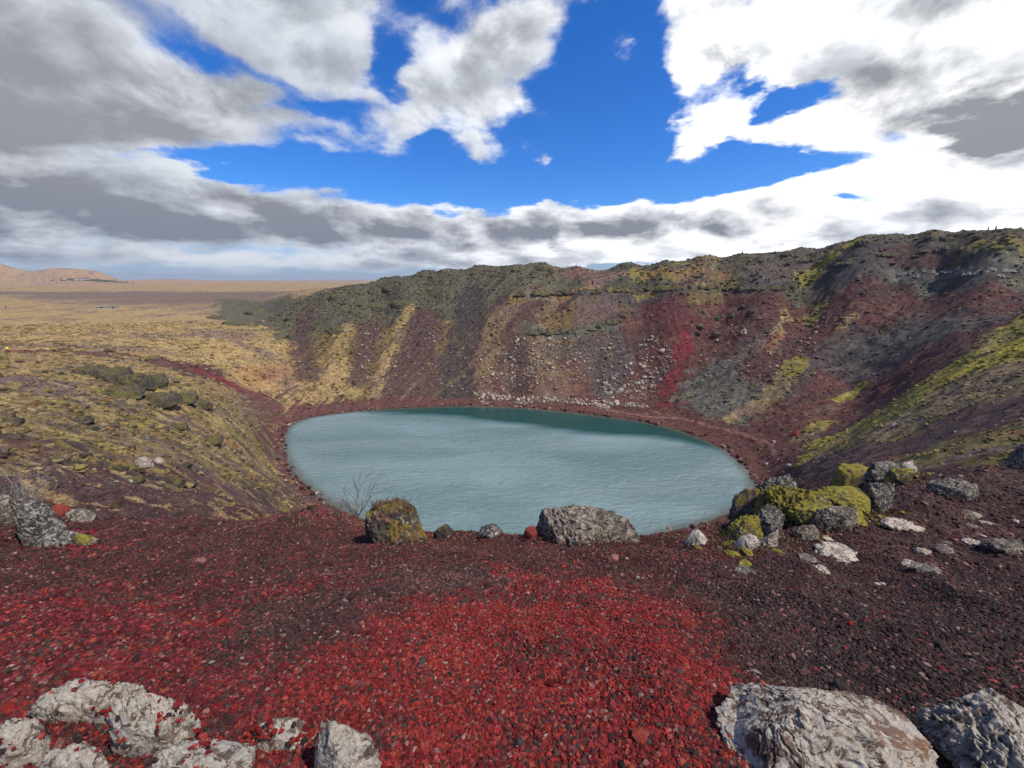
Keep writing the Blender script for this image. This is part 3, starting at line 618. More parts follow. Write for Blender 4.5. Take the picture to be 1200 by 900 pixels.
dens = S.math('ADD', cov, S.math('MULTIPLY', S.math('SUBTRACT', d0, .50), 2.7))
soft = S.ramp(az, -45, 20)
alpha = S.mix(soft, S.ramp(dens, .08, .95), S.ramp(dens, .20, .66))
thick = S.ramp(dens, .45, 1.35)
lit = S.math('MULTIPLY', S.math('SUBTRACT', d0, d1), 3.2)          # brighter where the cloud thins towards the sun
# how grey each part of the deck is
GREY = [(60,70,230,110,.8),(150,255,330,30,.9),(450,270,330,22,.75),(700,285,120,25,.45),(1185,148,85,34,3.0),(1060,120,60,40,.35),(1100,40,110,40,.35),(-200,150,200,200,.8),(600,40,80,44,.9),(1100,240,60,12,.5),(850,275,30,14,.5),(970,268,40,8,.5),(300,150,120,30,.4),(1000,60,60,20,.25)]
grey = blobs(GREY, azw, elw)
gfac = S.math('MULTIPLY', S.math('ADD', grey, .12), S.math('ADD', S.math('MULTIPLY', thick, .8), .3))
gfac = S.math('SUBTRACT', S.math('MULTIPLY', gfac, S.ramp(d1, .35, .75, .55, 1.05)), lit, True)
sunny = S.ramp(az, -28, 25)
white = S.mix(sunny, (6.0, 6.3, 6.8), (11, 11, 11))
lowg = S.ramp(el, 2, 14)
white = S.mix(1.0, white, S.mix(S.ramp(d1, .36, .68), (1.12, 1.12, 1.12), (.62, .65, .70)), 'MULTIPLY')
ccol = S.mix(gfac, white, S.mix(lowg, (1.75, 1.95, 2.5), (2.6, 2.72, 2.95)))
# blue of the gaps
hs = S.n('ShaderNodeHueSaturation'); hs.inputs['Saturation'].default_value = 1.35; hs.inputs['Value'].default_value = 1.0; S.t.links.new(sky.outputs[0], hs.inputs['Color'])
low = S.ramp(el, -1, 9, .8, 0)
blue = S.mix(low, S.mix(1.0, hs.outputs[0], (.66, 1.0, 1.42), 'MULTIPLY'), (2.1, 3.0, 4.6))
al = S.math('MULTIPLY', alpha, S.ramp(el, .2, 2.5, .5, 1))
S.t.links.new(S.mix(al, blue, ccol), bg.inputs[0]); bg.inputs[1].default_value = .1
wd.cycles.sampling_method = 'MANUAL'; wd.cycles.sample_map_resolution = 512

l = bpy.data.lights.new('sun', 'SUN'); l.energy = 4.0; l.angle = R(1.2); l.color = (1, .91, .77)
lo = bpy.data.objects.new('sun', l); COL.objects.link(lo); lo.location = (60, 20, 120)
sd_ = Vector((math.sin(R(SUN_AZ)) * math.cos(R(SUN_EL)), math.cos(R(SUN_AZ)) * math.cos(R(SUN_EL)), math.sin(R(SUN_EL))))
lo.rotation_euler = sd_.to_track_quat('Z', 'Y').to_euler()
vs = scene.view_settings; vs.view_transform = 'Standard'; vs.look = 'None'; vs.gamma = 1; vs.exposure = 0.25; vs.use_curve_mapping = False
scene.cycles.use_denoising = True; scene.cycles.max_bounces = 4; scene.cycles.diffuse_bounces = 2; scene.cycles.glossy_bounces = 2; scene.cycles.sample_clamp_indirect = 4; scene.cycles.sample_clamp_direct = 4; scene.cycles.use_adaptive_sampling = True; scene.cycles.adaptive_threshold = .015
# ------------------------------------------------------------------ stone and rock meshes
def ico(sub):
    t = (1 + 5 ** .5) / 2
    v = [(-1,t,0),(1,t,0),(-1,-t,0),(1,-t,0),(0,-1,t),(0,1,t),(0,-1,-t),(0,1,-t),(t,0,-1),(t,0,1),(-t,0,-1),(-t,0,1)]
    f = [(0,11,5),(0,5,1),(0,1,7),(0,7,10),(0,10,11),(1,5,9),(5,11,4),(11,10,2),(10,7,6),(7,1,8),(3,9,4),(3,4,2),(3,2,6),(3,6,8),(3,8,9),(4,9,5),(2,4,11),(6,2,10),(8,6,7),(9,8,1)]
    v = [np.array(p) / math.sqrt(1 + t * t) for p in v]
    for _ in range(sub):
        cache = {}; nf = []
        def mid(a, b):
            k = (min(a, b), max(a, b))
            if k not in cache:
                p = v[a] + v[b]; v.append(p / np.linalg.norm(p)); cache[k] = len(v) - 1
            return cache[k]
        for a, b, c in f:
            x, y, z = mid(a, b), mid(b, c), mid(c, a); nf += [(a, x, z), (b, y, x), (c, z, y), (x, y, z)]
        f = nf
    return np.array(v), np.array(f)
ICO = {k: ico(k) for k in range(7)}
def stone_proto(sub, amp, k):
    v, f = ICO[sub]; g = np.random.default_rng(300 + k)
    p = v * (1 + amp * fbm3(v * 1.3 + 31 * k, 3)[:, None] * 1.6)
    for _ in range(5):                                   # broken faces
        n = g.normal(size=3); n /= np.linalg.norm(n); d = p @ n; lim = g.uniform(.55, .85)
        p = p - np.maximum(d - lim, 0)[:, None] * n * .9
    return p * g.uniform(.7, 1.25, 3)
def scatter(name, x, y, rad, cols, mat, sub=0, amp=.4, flat=(.6, .95), sink=.25, z=None, smooth=False, nproto=14, seed=1):
    """one mesh of many small stones or clumps lying on the ground"""
    g = np.random.default_rng(seed); n = len(x)
    if z is None: z = height(x, y)
    pr = [stone_proto(sub, amp, k + seed * 20) for k in range(nproto)]; f0 = ICO[sub][1]; nv = len(pr[0])
    V = np.empty((n, nv, 3), np.float32)
    which = g.integers(0, nproto, n); th = g.uniform(0, 2 * np.pi, n); sc = rad[:, None] * np.stack([g.uniform(.75, 1.3, n), g.uniform(.75, 1.3, n), g.uniform(flat[0], flat[1], n)], 1)
    c, s = np.cos(th), np.sin(th)
    for k in range(nproto):
        m = which == k; q = pr[k][None] * sc[m][:, None, :]
        V[m, :, 0] = q[:, :, 0] * c[m][:, None] - q[:, :, 1] * s[m][:, None] + x[m][:, None]
        V[m, :, 1] = q[:, :, 0] * s[m][:, None] + q[:, :, 1] * c[m][:, None] + y[m][:, None]
        V[m, :, 2] = q[:, :, 2] + (z[m] + sc[m, 2] * (1 - 2 * sink) * .8)[:, None]
    F = (f0[None] + (np.arange(n) * nv)[:, None, None]).reshape(-1, 3)
    return mk(name, V.reshape(-1, 3), F, [mat], smooth, np.repeat(cols, nv, 0))
def stuff_mat(name, bs, bd, scale, rough=.9, var=.3):
    m = N(name); P = m.pos(); at = m.n('ShaderNodeAttribute', attribute_name='col')
    k = m.ramp(m.noise(P, scale, 4, .7), .3, .7, 1 - var, 1 + var)
    m.link(m.mix(1.0, at.outputs['Color'], k, 'MULTIPLY'), 'Base Color'); m.b.inputs['Roughness'].default_value = rough; m.b.inputs['Specular IOR Level'].default_value = .12
    m.bump(m.noise(P, scale * 1.5, 4, .75), bs, bd); return m.m
M_grav = stuff_mat('scoria_material', .9, .02, 60, .85)
M_rub = stuff_mat('rubble_material', .8, .25, 3.5)
M_tus = stuff_mat('tussock_material', .9, .2, 7, .95, .4)

def near_cols(x, y, g):
    n = len(x); base_ = colour(x, y); lum = base_.mean(1)
    red = sstep(.05, .14, base_[:, 0] - base_[:, 1])     # in the red patches
    c = base_ * g.uniform(.45, 1.6, n)[:, None]
    u = g.random(n)
    pal = np.array([(.30,.032,.026),(.18,.022,.023),(.35,.072,.048),(.13,.020,.022),(.25,.045,.048)])
    dk = np.array([(.040,.027,.025),(.060,.036,.033),(.095,.046,.040),(.055,.045,.040)])
    pick = pal[g.integers(0, 5, n)]; pd = dk[g.integers(0, 4, n)]
    m = (u < .55 * red + .02); c[m] = (pick * g.uniform(.7, 1.2, n)[:, None])[m]
    clump = sstep(.02, .3, fbm(x, y, .35, 2, 140))
    m = (u > 1 - (.13 + .25 * clump + .25 * (1 - red))); c[m] = (pd * g.uniform(.7, 1.5, n)[:, None])[m]
    w = g.random(n); m = w < .016; c[m] = np.array((.32, .24, .20)) * g.uniform(.5, 1.2, n)[m][:, None]
    m = (w > .965); c[m] = np.array((.30, .14, .12)) * g.uniform(.6, 1.2, n)[m][:, None]
    return np.clip(c, .01, .6)
def wedge(g, n, r0, r1, a=58, p=1.0):
    az_ = np.radians(g.uniform(-a, a, n)); r_ = (g.random(n) * (r1 ** p - r0 ** p) + r0 ** p) ** (1 / p)
    return r_ * np.sin(az_), r_ * np.cos(az_)
g = np.random.default_rng(21)
for nm, n, r0, r1, ra, rb, sub, pw in (('scoria_gravel', 120000, .55, 2.7, .0028, .012, 0, 1.5), ('scoria_gravel', 210000, 2.3, 6.8, .0045, .016, 0, 1.4), ('scoria_gravel', 90000, 6, 19, .010, .035, 0, 1.2)):
    x, y = wedge(g, n, r0, r1, 60, pw)
    rad = ra + (rb - ra) * g.random(n) ** 2.6; big = g.random(n) < .004; rad[big] *= g.uniform(1.6, 3.0, big.sum())
    k = fbm(x, y, .5, 2, 141); keep = g.random(n) < sstep(-.75, .1, k + .35)
    x, y, rad = x[keep], y[keep], rad[keep]
    o = scatter(nm, x, y, rad, near_cols(x, y, g), M_grav, sub, .55, (.55, 1.0), .3, seed=int(r0 * 10))
    tag(o, 'loose red, purple and black scoria gravel covering the near slope', 'gravel', kind='stuff')

x, y = wedge(g, 1000, 4.2, 14, 56, 1.2); k = (np.degrees(np.arctan2(x, y)) > 18) & (fbm(x, y, 1.2, 2, 195) > .0); x, y = x[k], y[k]; n = len(x)
tag(scatter('pale_chips', x, y, .008 + .035 * g.random(n) ** 2.5, np.array((.42, .36, .30)) * g.uniform(.5, 1.2, n)[:, None], M_grav, 1, .5, (.3, .6), .3, seed=23), 'pale lichen covered chips sprinkled over the purple gravel on the right', 'gravel', kind='stuff')
def valid(x, y, sdmin=1.5):
    return shore_sd(x, y)[0] > sdmin
# rubble over the crater walls and beach
x, y = wedge(g, 52000, 15, 235, 58, 1.25); m = valid(x, y, .4); x, y = x[m], y[m]
c = colour(x, y); n = len(x); r_ = np.hypot(x, y); vegm = sstep(.02, .08, c[:, 1] - c[:, 2]); keep = g.random(n) < 1 - .75 * vegm
x, y, c, r_ = x[keep], y[keep], c[keep], r_[keep]; n = len(x)
rad = (.05 + .0014 * r_) * (.35 + 1.1 * g.random(n) ** 3)
c = c * g.uniform(.5, 1.7, n)[:, None]; w = g.random(n); lich = sstep(0, .25, fbm(x, y, 18, 2, 150))
m = w < .05 + .10 * lich; c[m] = np.array((.30, .27, .22)) * g.uniform(.5, 1.3, n)[m][:, None]
m = w > .93; c[m] = np.array((.05, .05, .045)) * g.uniform(.6, 1.5, n)[m][:, None]
tag(scatter('slope_rubble', x, y, rad, np.clip(c, .01, .6), M_rub, 0, .5, (.5, .9), .3, seed=3), 'small broken lava stones strewn over the crater walls', 'rubble', kind='stuff')
# tussocks of grass, moss and heath
x, y = wedge(g, 90000, 9, 260, 58, 1.1); m = valid(x, y, 4); x, y = x[m], y[m]
c = colour(x, y); n = len(x); r_ = np.hypot(x, y); vegm = sstep(.0, .06, c[:, 1] - c[:, 2]); keep = g.random(n) < .04 + vegm * sstep(-.3, .2, fbm(x, y, 6, 2, 151))
x, y, c, r_ = x[keep], y[keep], c[keep], r_[keep]; n = len(x)
rad = (.07 + .0030 * r_) * (.4 + .9 * g.random(n) ** 2)
u = g.random(n)[:, None]
tgt = np.where(u < .3, C['scrub'] * .9, np.where(u < .5, C['straw'], np.where(u < .62, C['mauve'], np.where(u < .68, C['moss'], c))))
c = c + (tgt - c) * g.uniform(.1, .6, n)[:, None]; c *= g.uniform(.7, 1.35, n)[:, None]
tag(scatter('tussocks', x, y, rad, np.clip(c, .01, .5), M_tus, 1, .35, (.35, .7), .42, smooth=True, seed=5), 'tussocks of dry grass, moss and heath growing on the slopes', 'ground cover', kind='stuff')

# low heath and dwarf shrubs of the left hand slope and the plain
az_ = np.radians(g.uniform(-60, -20, 16000)); r_ = 14 + 150 * g.random(16000) ** 1.1; x, y = r_ * np.sin(az_), r_ * np.cos(az_); m = valid(x, y, 5); x, y, r_ = x[m], y[m], r_[m]
keep = g.random(len(x)) < sstep(-.1, .35, fbm(x, y, 5, 3, 190)) * sstep(12, 26, r_) * (.7 - .45 * sstep(60, 130, r_)); x, y, r_ = x[keep], y[keep], r_[keep]; n = len(x)
pal = np.array([(.085,.062,.045),(.115,.085,.070),(.13,.105,.04),(.20,.165,.06),(.24,.18,.09),(.07,.065,.04),(.20,.11,.05)])
c = pal[g.choice(7, n, p=[.16,.16,.18,.18,.18,.1,.04])] * g.uniform(.85, 1.5, n)[:, None]
tag(scatter('heath_scrub', x, y, (.10 + .0035 * r_) * (.4 + .9 * g.random(n) ** 2), c, M_tus, 1, .5, (.5, 1.0), .3, smooth=False, seed=6), 'low brown and olive heath scrub dotting the left slope and plain', 'scrub', kind='stuff')

# ------------------------------------------------------------------ rock materials
def rock_mat(name, base1, base2, lichen, lamt, moss=None, mamt=0.0, sc=1.0, stain=None, attr=False):
    m = N(name); P = m.n('ShaderNodeTexCoord').outputs['Object']
    a = m.noise(P, 3.0 * sc, 8, .7, .4); b = m.noise(P, 11 * sc, 6, .7)
    c = m.mix(m.ramp(a, .35, .65), base1, base2)
    c = m.mix(m.math('MULTIPLY', m.ramp(b, .5, .68), .6), c, tuple(q * .35 for q in base1))
    if stain: c = m.mix(m.math('MULTIPLY', m.ramp(m.noise(P, 2.2 * sc, 5, .6, .8), .5, .66), .8), c, stain)
    wv = m.n('ShaderNodeTexNoise'); m.t.links.new(P, wv.inputs['Vector']); wv.inputs['Scale'].default_value = 6 * sc; wv.inputs['Detail'].default_value = 6; wv.inputs['Roughness'].default_value = .75; wv.inputs['Distortion'].default_value = 1.2
    lm = m.ramp(wv.outputs['Fac'], .62 - lamt * .28, .66 - lamt * .26)
    fine = m.ramp(m.noise(P, 22 * sc, 4, .7), .35, .6, .6, 1)
    c = m.mix(m.math('MULTIPLY', lm, fine), c, lichen)
    if moss:
        nz = m.n('ShaderNodeSeparateXYZ'); m.t.links.new(m.n('ShaderNodeNewGeometry').outputs['Normal'], nz.inputs[0])
        mm = m.math('ADD', m.math('MULTIPLY', m.noise(P, 1.7 * sc, 4, .6, .5), 1.0), m.math('MULTIPLY', nz.outputs[2], .22))
        mk_ = m.ramp(mm, .82 - mamt * .4, .88 - mamt * .38)
        mc = m.mix(m.ramp(m.noise(P, 8 * sc, 5, .7), .35, .65), tuple(q * .45 for q in moss), moss)
        c = m.mix(mk_, c, mc)
    m.link(c, 'Base Color'); m.b.inputs['Roughness'].default_value = .9; m.b.inputs['Specular IOR Level'].default_value = .25
    h = m.math('ADD', m.math('MULTIPLY', m.noise(P, 9 * sc, 8, .78, .3), 1.0), m.math('MULTIPLY', m.voro(P, 16 * sc), .35))
    m.bump(h, .8, .09 / sc); return m.m
RM = dict(
 pale=rock_mat('pale_lichen_rock', (.12,.085,.07), (.22,.165,.13), (.54,.495,.42), .68, (.30,.28,.05), .05, 2.6, (.20,.07,.05)),
 pink=rock_mat('pink_lichen_rock', (.11,.07,.055), (.23,.155,.115), (.56,.51,.43), .60, None, 0, 2.4, (.30,.16,.09)),
 spot=rock_mat('spotted_lichen_rock', (.05,.043,.04), (.115,.10,.09), (.42,.40,.35), .36, (.20,.18,.03), .10, 3),
 grey=rock_mat('grey_crusted_rock', (.07,.058,.05), (.17,.145,.12), (.36,.32,.26), .40, None, 0, 2.4, (.14,.10,.07)),
 mossy=rock_mat('mossy_rock', (.045,.04,.036), (.10,.075,.06), (.30,.28,.22), .25, (.22,.17,.035), .45, 2.5, (.20,.08,.05)),
 moss=rock_mat('moss_mound', (.07,.06,.035), (.13,.105,.045), (.30,.28,.22), .25, (.29,.25,.045), .68, 2.2),
 lava=rock_mat('dark_lava_rock', (.045,.038,.032), (.085,.070,.055), (.17,.155,.12), .3, (.15,.125,.04), .5, .6),
 lavafar=rock_mat('grey_green_lava', (.055,.052,.042), (.10,.092,.068), (.17,.16,.125), .35, (.13,.12,.04), .5, .35),
 ledge=rock_mat('pale_ledge_rock', (.13,.12,.105), (.20,.185,.16), (.34,.325,.28), .45, None, 0, .4),
 boulder=rock_mat('pale_boulder', (.29,.23,.19), (.40,.33,.27), (.52,.46,.40), .5, None, 0, .5),
 red=rock_mat('red_scoria_rock', (.22,.04,.035), (.32,.07,.05), (.35,.2,.15), .1, None, 0, .8),
)
def rock_mesh(name, prof, base_y, w, h, dep, sub, seed, rough=.18, lumps=1.0, cell=0.0):
    """a boulder w x dep x h whose top follows the outline prof (pairs 0..1)"""
    v, f = ICO[sub]; p = v.copy()
    p[:, 0] = np.sign(p[:, 0]) * np.abs(p[:, 0]) ** .95; p[:, 1] = np.sign(p[:, 1]) * np.abs(p[:, 1]) ** .95
    q = v * np.array([w, dep, h]) / max(w, dep, h) * 2
    d = fbm3(q * 1.2 * lumps + seed * 7.1, 5, .55); rdg = fbm3(q * 2.3 * lumps + seed * 3.3, 5, .6, True)
    p = p * (1 + rough * (1.6 * d + .9 * rdg))[:, None]
    g_ = np.random.default_rng(seed)
    for _ in range(4 if sub < 5 else 11):
        nn = g_.normal(size=3) * (1, 1, .6); nn /= np.linalg.norm(nn); dd = p @ nn; lim = g_.uniform(.66, .9)
        p = p - np.maximum(dd - lim, 0)[:, None] * nn * .85
    if sub >= 5:
        fine = fbm3(q * 6 * lumps + seed, 4, .62, True); cr = n3(q * 3.1 + seed * 1.7); p = p * (1 + .045 * fine - .07 * np.exp(-(cr / .05) ** 2))[:, None]
    xs = np.array([a for a, b in prof]); ys = np.array([b for a, b in prof])
    p[:, 0] *= 2 / (p[:, 0].max() - p[:, 0].min()); p[:, 0] -= (p[:, 0].max() + p[:, 0].min()) / 2
    t = np.clip((p[:, 0] + 1) / 2, 0, 1); k = np.interp(t, xs, ys)
    up = p[:, 2] > 0
    # each slice across the rock reaches the outline's height
    bins = np.clip((t * 24).astype(int), 0, 23); cmax = np.full(24, .25)
    for q in range(24):
        m = bins == q
        if m.any(): cmax[q] = max(.22, np.percentile(p[m, 2], 92))
    cmax = np.convolve(np.pad(cmax, 2, mode='edge'), np.ones(5) / 5, 'valid'); mx = np.interp(t * 24 - .5, np.arange(24), cmax)
    z = np.where(up, p[:, 2] / mx * k * h, p[:, 2] * h * .35)
    out = np.stack([p[:, 0] * w / 2, p[:, 1] * dep / 2, z], 1)
    return out, f
ROCKS = []
def rock(kind, mat, sil, base_y, label, cat='rock', dep=.75, sub=4, seed=None, rough=.16, group=None, lumps=1.0, sinkf=.0, at=None, hs=1.0):
    """sil: top outline in photograph pixels; base_y: the pixel row where it meets the ground"""
    seed = seed or (len(ROCKS) * 3 + 11)
    x0, x1 = sil[0][0], sil[-1][0]; xc = (x0 + x1) / 2
    P = cast(xc, base_y) if at is None else at
    s = P.y / pdir(xc, base_y)[1]; top = min(b for a, b in sil)
    w = (x1 - x0) * s / FPX
    back = w * dep * .30; by = P.y + back; s2 = by / pdir(xc, top)[1]; w = (x1 - x0) * s2 / FPX * .97
    bx = P.x / P.y * by if False else pdir(xc, top)[0] * s2 * .5 + pdir(xc, base_y)[0] * (by / pdir(xc, base_y)[1]) * .5
    zt = CZ + pdir(xc, top)[2] * s2; z0 = P.z - (.04 + sinkf) * w; h = max((zt - z0) * hs, w * .10)
    prof = [((a - x0) / (x1 - x0), max(.12, (base_y - b) / (base_y - top))) for a, b in sil]
    vv, ff = rock_mesh(kind, prof, 0, w, h, w * dep, sub, seed, rough, lumps)
    o = mk(kind, vv, ff, [RM[mat]], sub >= 3)
    o.location = (bx, by, z0)
    tag(o, label, cat, group); ROCKS.append(o)
    return o
def arch(x0, x1, y, e=.35):
    b = y + (x1 - x0) * e
    return [(x0, b), (x0 + (x1 - x0) * .25, y + (b - y) * .25), (x0 + (x1 - x0) * .55, y), (x0 + (x1 - x0) * .8, y + (b - y) * .3), (x1, b)]
# near, bottom of the frame
r_right = rock('lichen_rock', 'pink', [(842,905),(862,868),(890,842),(925,832),(958,824),(985,828),(1010,840),(1035,858),(1065,868),(1092,898)], 925, 'large jagged pale rock with brown hollows at the bottom edge, right of centre', dep=.7, sub=6, rough=.24, lumps=1.5, hs=.68)
r_corner = rock('lichen_rock', 'pale', [(1092,890),(1102,856),(1128,838),(1155,824),(1185,826),(1212,838),(1245,880)], 925, 'white and brown lichen rock cut by the bottom right corner of the photo', dep=.8, sub=6, rough=.22, lumps=1.4, hs=.67)
near_left = [
 rock('lichen_rock', 'pale', [(34,842),(55,818),(78,810),(105,808),(130,812),(158,820),(168,838)], 846, 'whitish rock ridge with an olive moss spot on its left end, rising from red gravel', dep=.35, sub=5, rough=.2, lumps=1.6),
 rock('lichen_rock', 'pale', [(132,852),(150,828),(172,818),(196,832),(220,846),(233,868)], 884, 'grey white lichen rock with a yellow moss cap in the lower left outcrop', dep=.55, sub=5, rough=.22, lumps=1.6),
 rock('lichen_rock', 'pale', [(-25,890),(0,862),(22,852),(42,858),(56,880)], 905, 'small whitish rock at the left end of the bottom edge', dep=.7, sub=5, rough=.2, lumps=1.4),
 rock('lichen_rock', 'pale', [(42,908),(60,892),(85,880),(112,884),(128,900)], 922, 'low pale slab in red gravel between two whitish rocks at bottom left', dep=.4, sub=4, rough=.2, lumps=1.4),
 rock('lichen_rock', 'pale', [(178,900),(196,885),(225,888),(252,884),(285,898),(300,915)], 928, 'low whitish rock with a yellow green edge at the bottom, left of the arched rim', dep=.5, sub=5, rough=.2, lumps=1.6),
 rock('lichen_rock', 'pale', [(280,878),(305,858),(330,848),(350,851),(372,868)], 880, 'thin arched whitish rock rim with red gravel piled on its near side', dep=.3, sub=5, rough=.18, lumps=1.4),
 rock('lichen_rock', 'pale', [(362,886),(378,862),(396,852),(408,858),(420,876),(438,892),(446,908)], 922, 'pointed pale grey rock at the bottom, rightmost of the lower left outcrop', dep=.6, sub=5, rough=.2, lumps=1.4)]
# left, middle distance
rock('spotted_rock', 'spot', [(17,612),(24,592),(36,583),(48,588),(56,604),(63,622)], 640, 'upright black and white spotted rock standing at the left edge of the red gravel', dep=.8, sub=5, rough=.24, lumps=1.3)
rock('rock_slab', 'grey', [(-40,600),(-10,584),(12,588),(24,606)], 618, 'grey slab behind the spotted rock, cut by the left edge', dep=.7, sub=4)
rock('rock_slab', 'spot', [(46,636),(60,628),(78,624),(96,630),(104,637)], 640, 'low grey slab lying right of the spotted upright rock', dep=.4, sub=4)
rock('moss_mound', 'moss', [(84,634),(92,627),(104,628),(112,636)], 640, 'small yellow green moss cushion at the right end of the low grey slab', 'moss', dep=.7, sub=3)
rock('scoria_rock', 'red', [(57,604),(64,594),(74,594),(80,603)], 606, 'small orange red stone behind the low slab, left side', dep=.8, sub=3)
rock('rock_slab', 'grey', [(76,606),(88,598),(102,601),(112,611)], 612, 'flat grey stone just right of the orange red stone', dep=.6, sub=4)
# the crest
rock('mossy_boulder', 'mossy', [(424,628),(432,596),(446,583),(460,578),(474,580),(486,592),(494,612),(502,631)], 633, 'rounded mossy boulder with dry grass on top, on the crest before the lake', 'boulder', dep=.8, sub=5, rough=.14, hs=.74)
rock('crest_stone', 'lava', [(507,628),(514,620),(524,617),(533,628)], 632, 'small dark stone on the crest just right of the mossy boulder', dep=.8, sub=3)
rock('crest_stone', 'spot', [(560,626),(570,618),(582,618),(590,627)], 631, 'small blackish stone on the crest halfway between the two boulders', dep=.8, sub=3)
rock('scoria_rock', 'red', [(611,629),(617,620),(627,619),(634,629)], 632, 'small dull red stone at the left foot of the big grey boulder', dep=.8, sub=3)
rock('grey_boulder', 'grey', [(626,630),(630,600),(640,594),(656,589),(676,585),(692,586),(700,594),(708,588),(722,589),(736,600),(747,608),(753,631)], 634, 'big grey lichen crusted boulder on the crest in front of the lake', 'boulder', dep=.6, sub=6, rough=.15, lumps=1.6, hs=.58)
rock('lichen_rock', 'pale', [(803,636),(811,622),(818,617),(826,628),(832,637)], 639, 'small pointed pale rock on the crest left of the moss outcrop', dep=.8, sub=4, rough=.2, hs=.7)
# moss outcrop on the right
rock('moss_mound', 'moss', [(888,606),(898,584),(915,570),(935,564),(955,568),(972,590)], 614, 'largest bright yellow green moss mound of the outcrop right of the lake', 'moss', dep=.9, sub=6, rough=.2, lumps=2.6, hs=.72)
rock('moss_mound', 'moss', [(945,596),(958,574),(978,566),(1000,569),(1014,576),(1024,592)], 602, 'moss mound joining the largest one to the tall spotted rocks', 'moss', dep=.8, sub=6, rough=.2, lumps=2.6, hs=.72)
rock('moss_mound', 'moss', [(846,634),(858,614),(872,602),(886,602),(896,618)], 636, 'sloping moss mound at the left foot of the outcrop right of the lake', 'moss', dep=.7, sub=5, rough=.16, lumps=2, hs=.75)
rock('moss_mound', 'moss', [(925,606),(945,592),(972,588),(1000,596),(1018,604)], 616, 'low moss shelf along the right foot of the largest moss mound', 'moss', dep=.7, sub=5, rough=.16, lumps=2, hs=.7)
rock('moss_mound', 'moss', [(972,562),(985,548),(1002,545),(1020,552),(1024,562)], 570, 'upper moss mound left of the tall spotted rocks', 'moss', dep=.6, sub=4, rough=.14)
rock('spotted_rock', 'mossy', [(856,606),(862,590),(874,580),(888,578),(898,590)], 612, 'dark rock with a thin moss top at the lake end of the moss outcrop', dep=.7, sub=4, rough=.2)
rock('spotted_rock', 'spot', [(884,584),(892,572),(908,563),(922,562),(932,574)], 594, 'dark grey crag against the lake, above the largest moss mound', dep=.6, sub=5, rough=.24)
rock('spotted_rock', 'spot', [(884,618),(892,602),(904,596),(914,604),(918,620)], 632, 'white speckled rock between the two lower moss mounds', dep=.7, sub=5, rough=.22)
rock('lichen_rock', 'grey', [(950,610),(960,600),(980,596),(998,598),(1004,608)], 620, 'grey white slab sticking out below the moss shelf', dep=.6, sub=5, rough=.18)
rock('spotted_rock', 'spot', [(974,566),(982,557),(994,555),(1002,564)], 572, 'small dark crag poking out above the moss mounds', dep=.7, sub=4, rough=.22)
rock('spotted_rock', 'spot', [(1013,556),(1022,546),(1040,543),(1054,545),(1058,556)], 564, 'broad black and white rock on top of the tall spotted one', dep=.6, sub=5, rough=.2)
rock('spotted_rock', 'spot', [(1015,586),(1018,566),(1030,558),(1042,562),(1046,584)], 600, 'tall black and white spotted rock at the right end of the moss outcrop', dep=.8, sub=5, rough=.22, hs=.68)
rock('moss_mound', 'moss', [(1040,560),(1050,550),(1062,549),(1072,558)], 566, 'small moss pad on the right shoulder of the tall spotted rocks', 'moss', dep=.6, sub=4)
rock('lichen_rock', 'pale', [(1050,552),(1058,544),(1066,543),(1074,552)], 558, 'small pale stone at the far right end of the spotted rocks', dep=.6, sub=3)
rock('lichen_rock', 'pale', [(860,642),(870,630),(882,628),(892,638)], 646, 'pale stone under the lower left moss mound', dep=.5, sub=4, rough=.2)
rock('lichen_rock', 'pink', [(888,640),(900,626),(908,622),(912,636)], 642, 'narrow leaning pale stone under the white speckled rock', dep=.5, sub=4, rough=.2)
rock('lichen_rock', 'grey', [(932,626),(940,618),(952,617),(960,628)], 632, 'small grey stone at the foot of the outcrop, left of the grey white slab', dep=.6, sub=4)
rock('spotted_rock', 'spot', [(1088,578),(1096,568),(1112,563),(1128,566),(1140,570),(1153,574)], 584, 'low dark rock with white lichen lying alone on the purple slope right', dep=.5, sub=5, rough=.18)
rock('spotted_rock', 'spot', [(1186,540),(1190,527),(1200,524),(1214,530),(1220,545)], 548, 'grey rock cut by the right edge below the moss band', dep=.7, sub=4, rough=.18)
# pale slabs showing through the purple gravel on the right
SL = [((958,1010),640,656,'long pale slab in the gravel below the moss outcrop'),((934,958),650,658,'small pale chip left of the long slab on the right slope'),((1036,1078),606,622,'pale ridge with a yellow tip rising to the right below the spotted rocks'),
 ((1096,1118),634,648,'pale hooked stone left of a pair of small white stones, right slope'),((1130,1152),630,640,'small white stones right of the pale hooked one'),((1160,1202),624,650,'large pale lichen rock at the right edge of the gravel slope'),((1058,1084),656,666,'thin pale slab, left one of a close pair on the right slope'),
 ((1068,1100),664,671,'thin pale slab, lower right one of a close pair on the right slope'),((1074,1092),640,650,'small greyish stone between the pale ridge and the hooked stone'),((1130,1146),612,619,'tiny round pale stone above the hooked stone'),((1150,1168),608,616,'tiny pale stone right of the round one on the right slope'),
 ((1118,1150),600,606,'thin pale rib under the lone dark lichen rock'),((952,972),662,670,'small whitish stone low on the purple gravel, right of centre'),((860,885),668,673,'thin pale splinter in the gravel below the narrow leaning stone')]
for k, ((a, b), t, bs, lab) in enumerate(SL):
    rock('pale_stone', 'grey' if k % 2 else 'pink', arch(a, b, t, .12), bs, lab + '', dep=.8, sub=4, rough=.24, lumps=1.6, hs=.35)
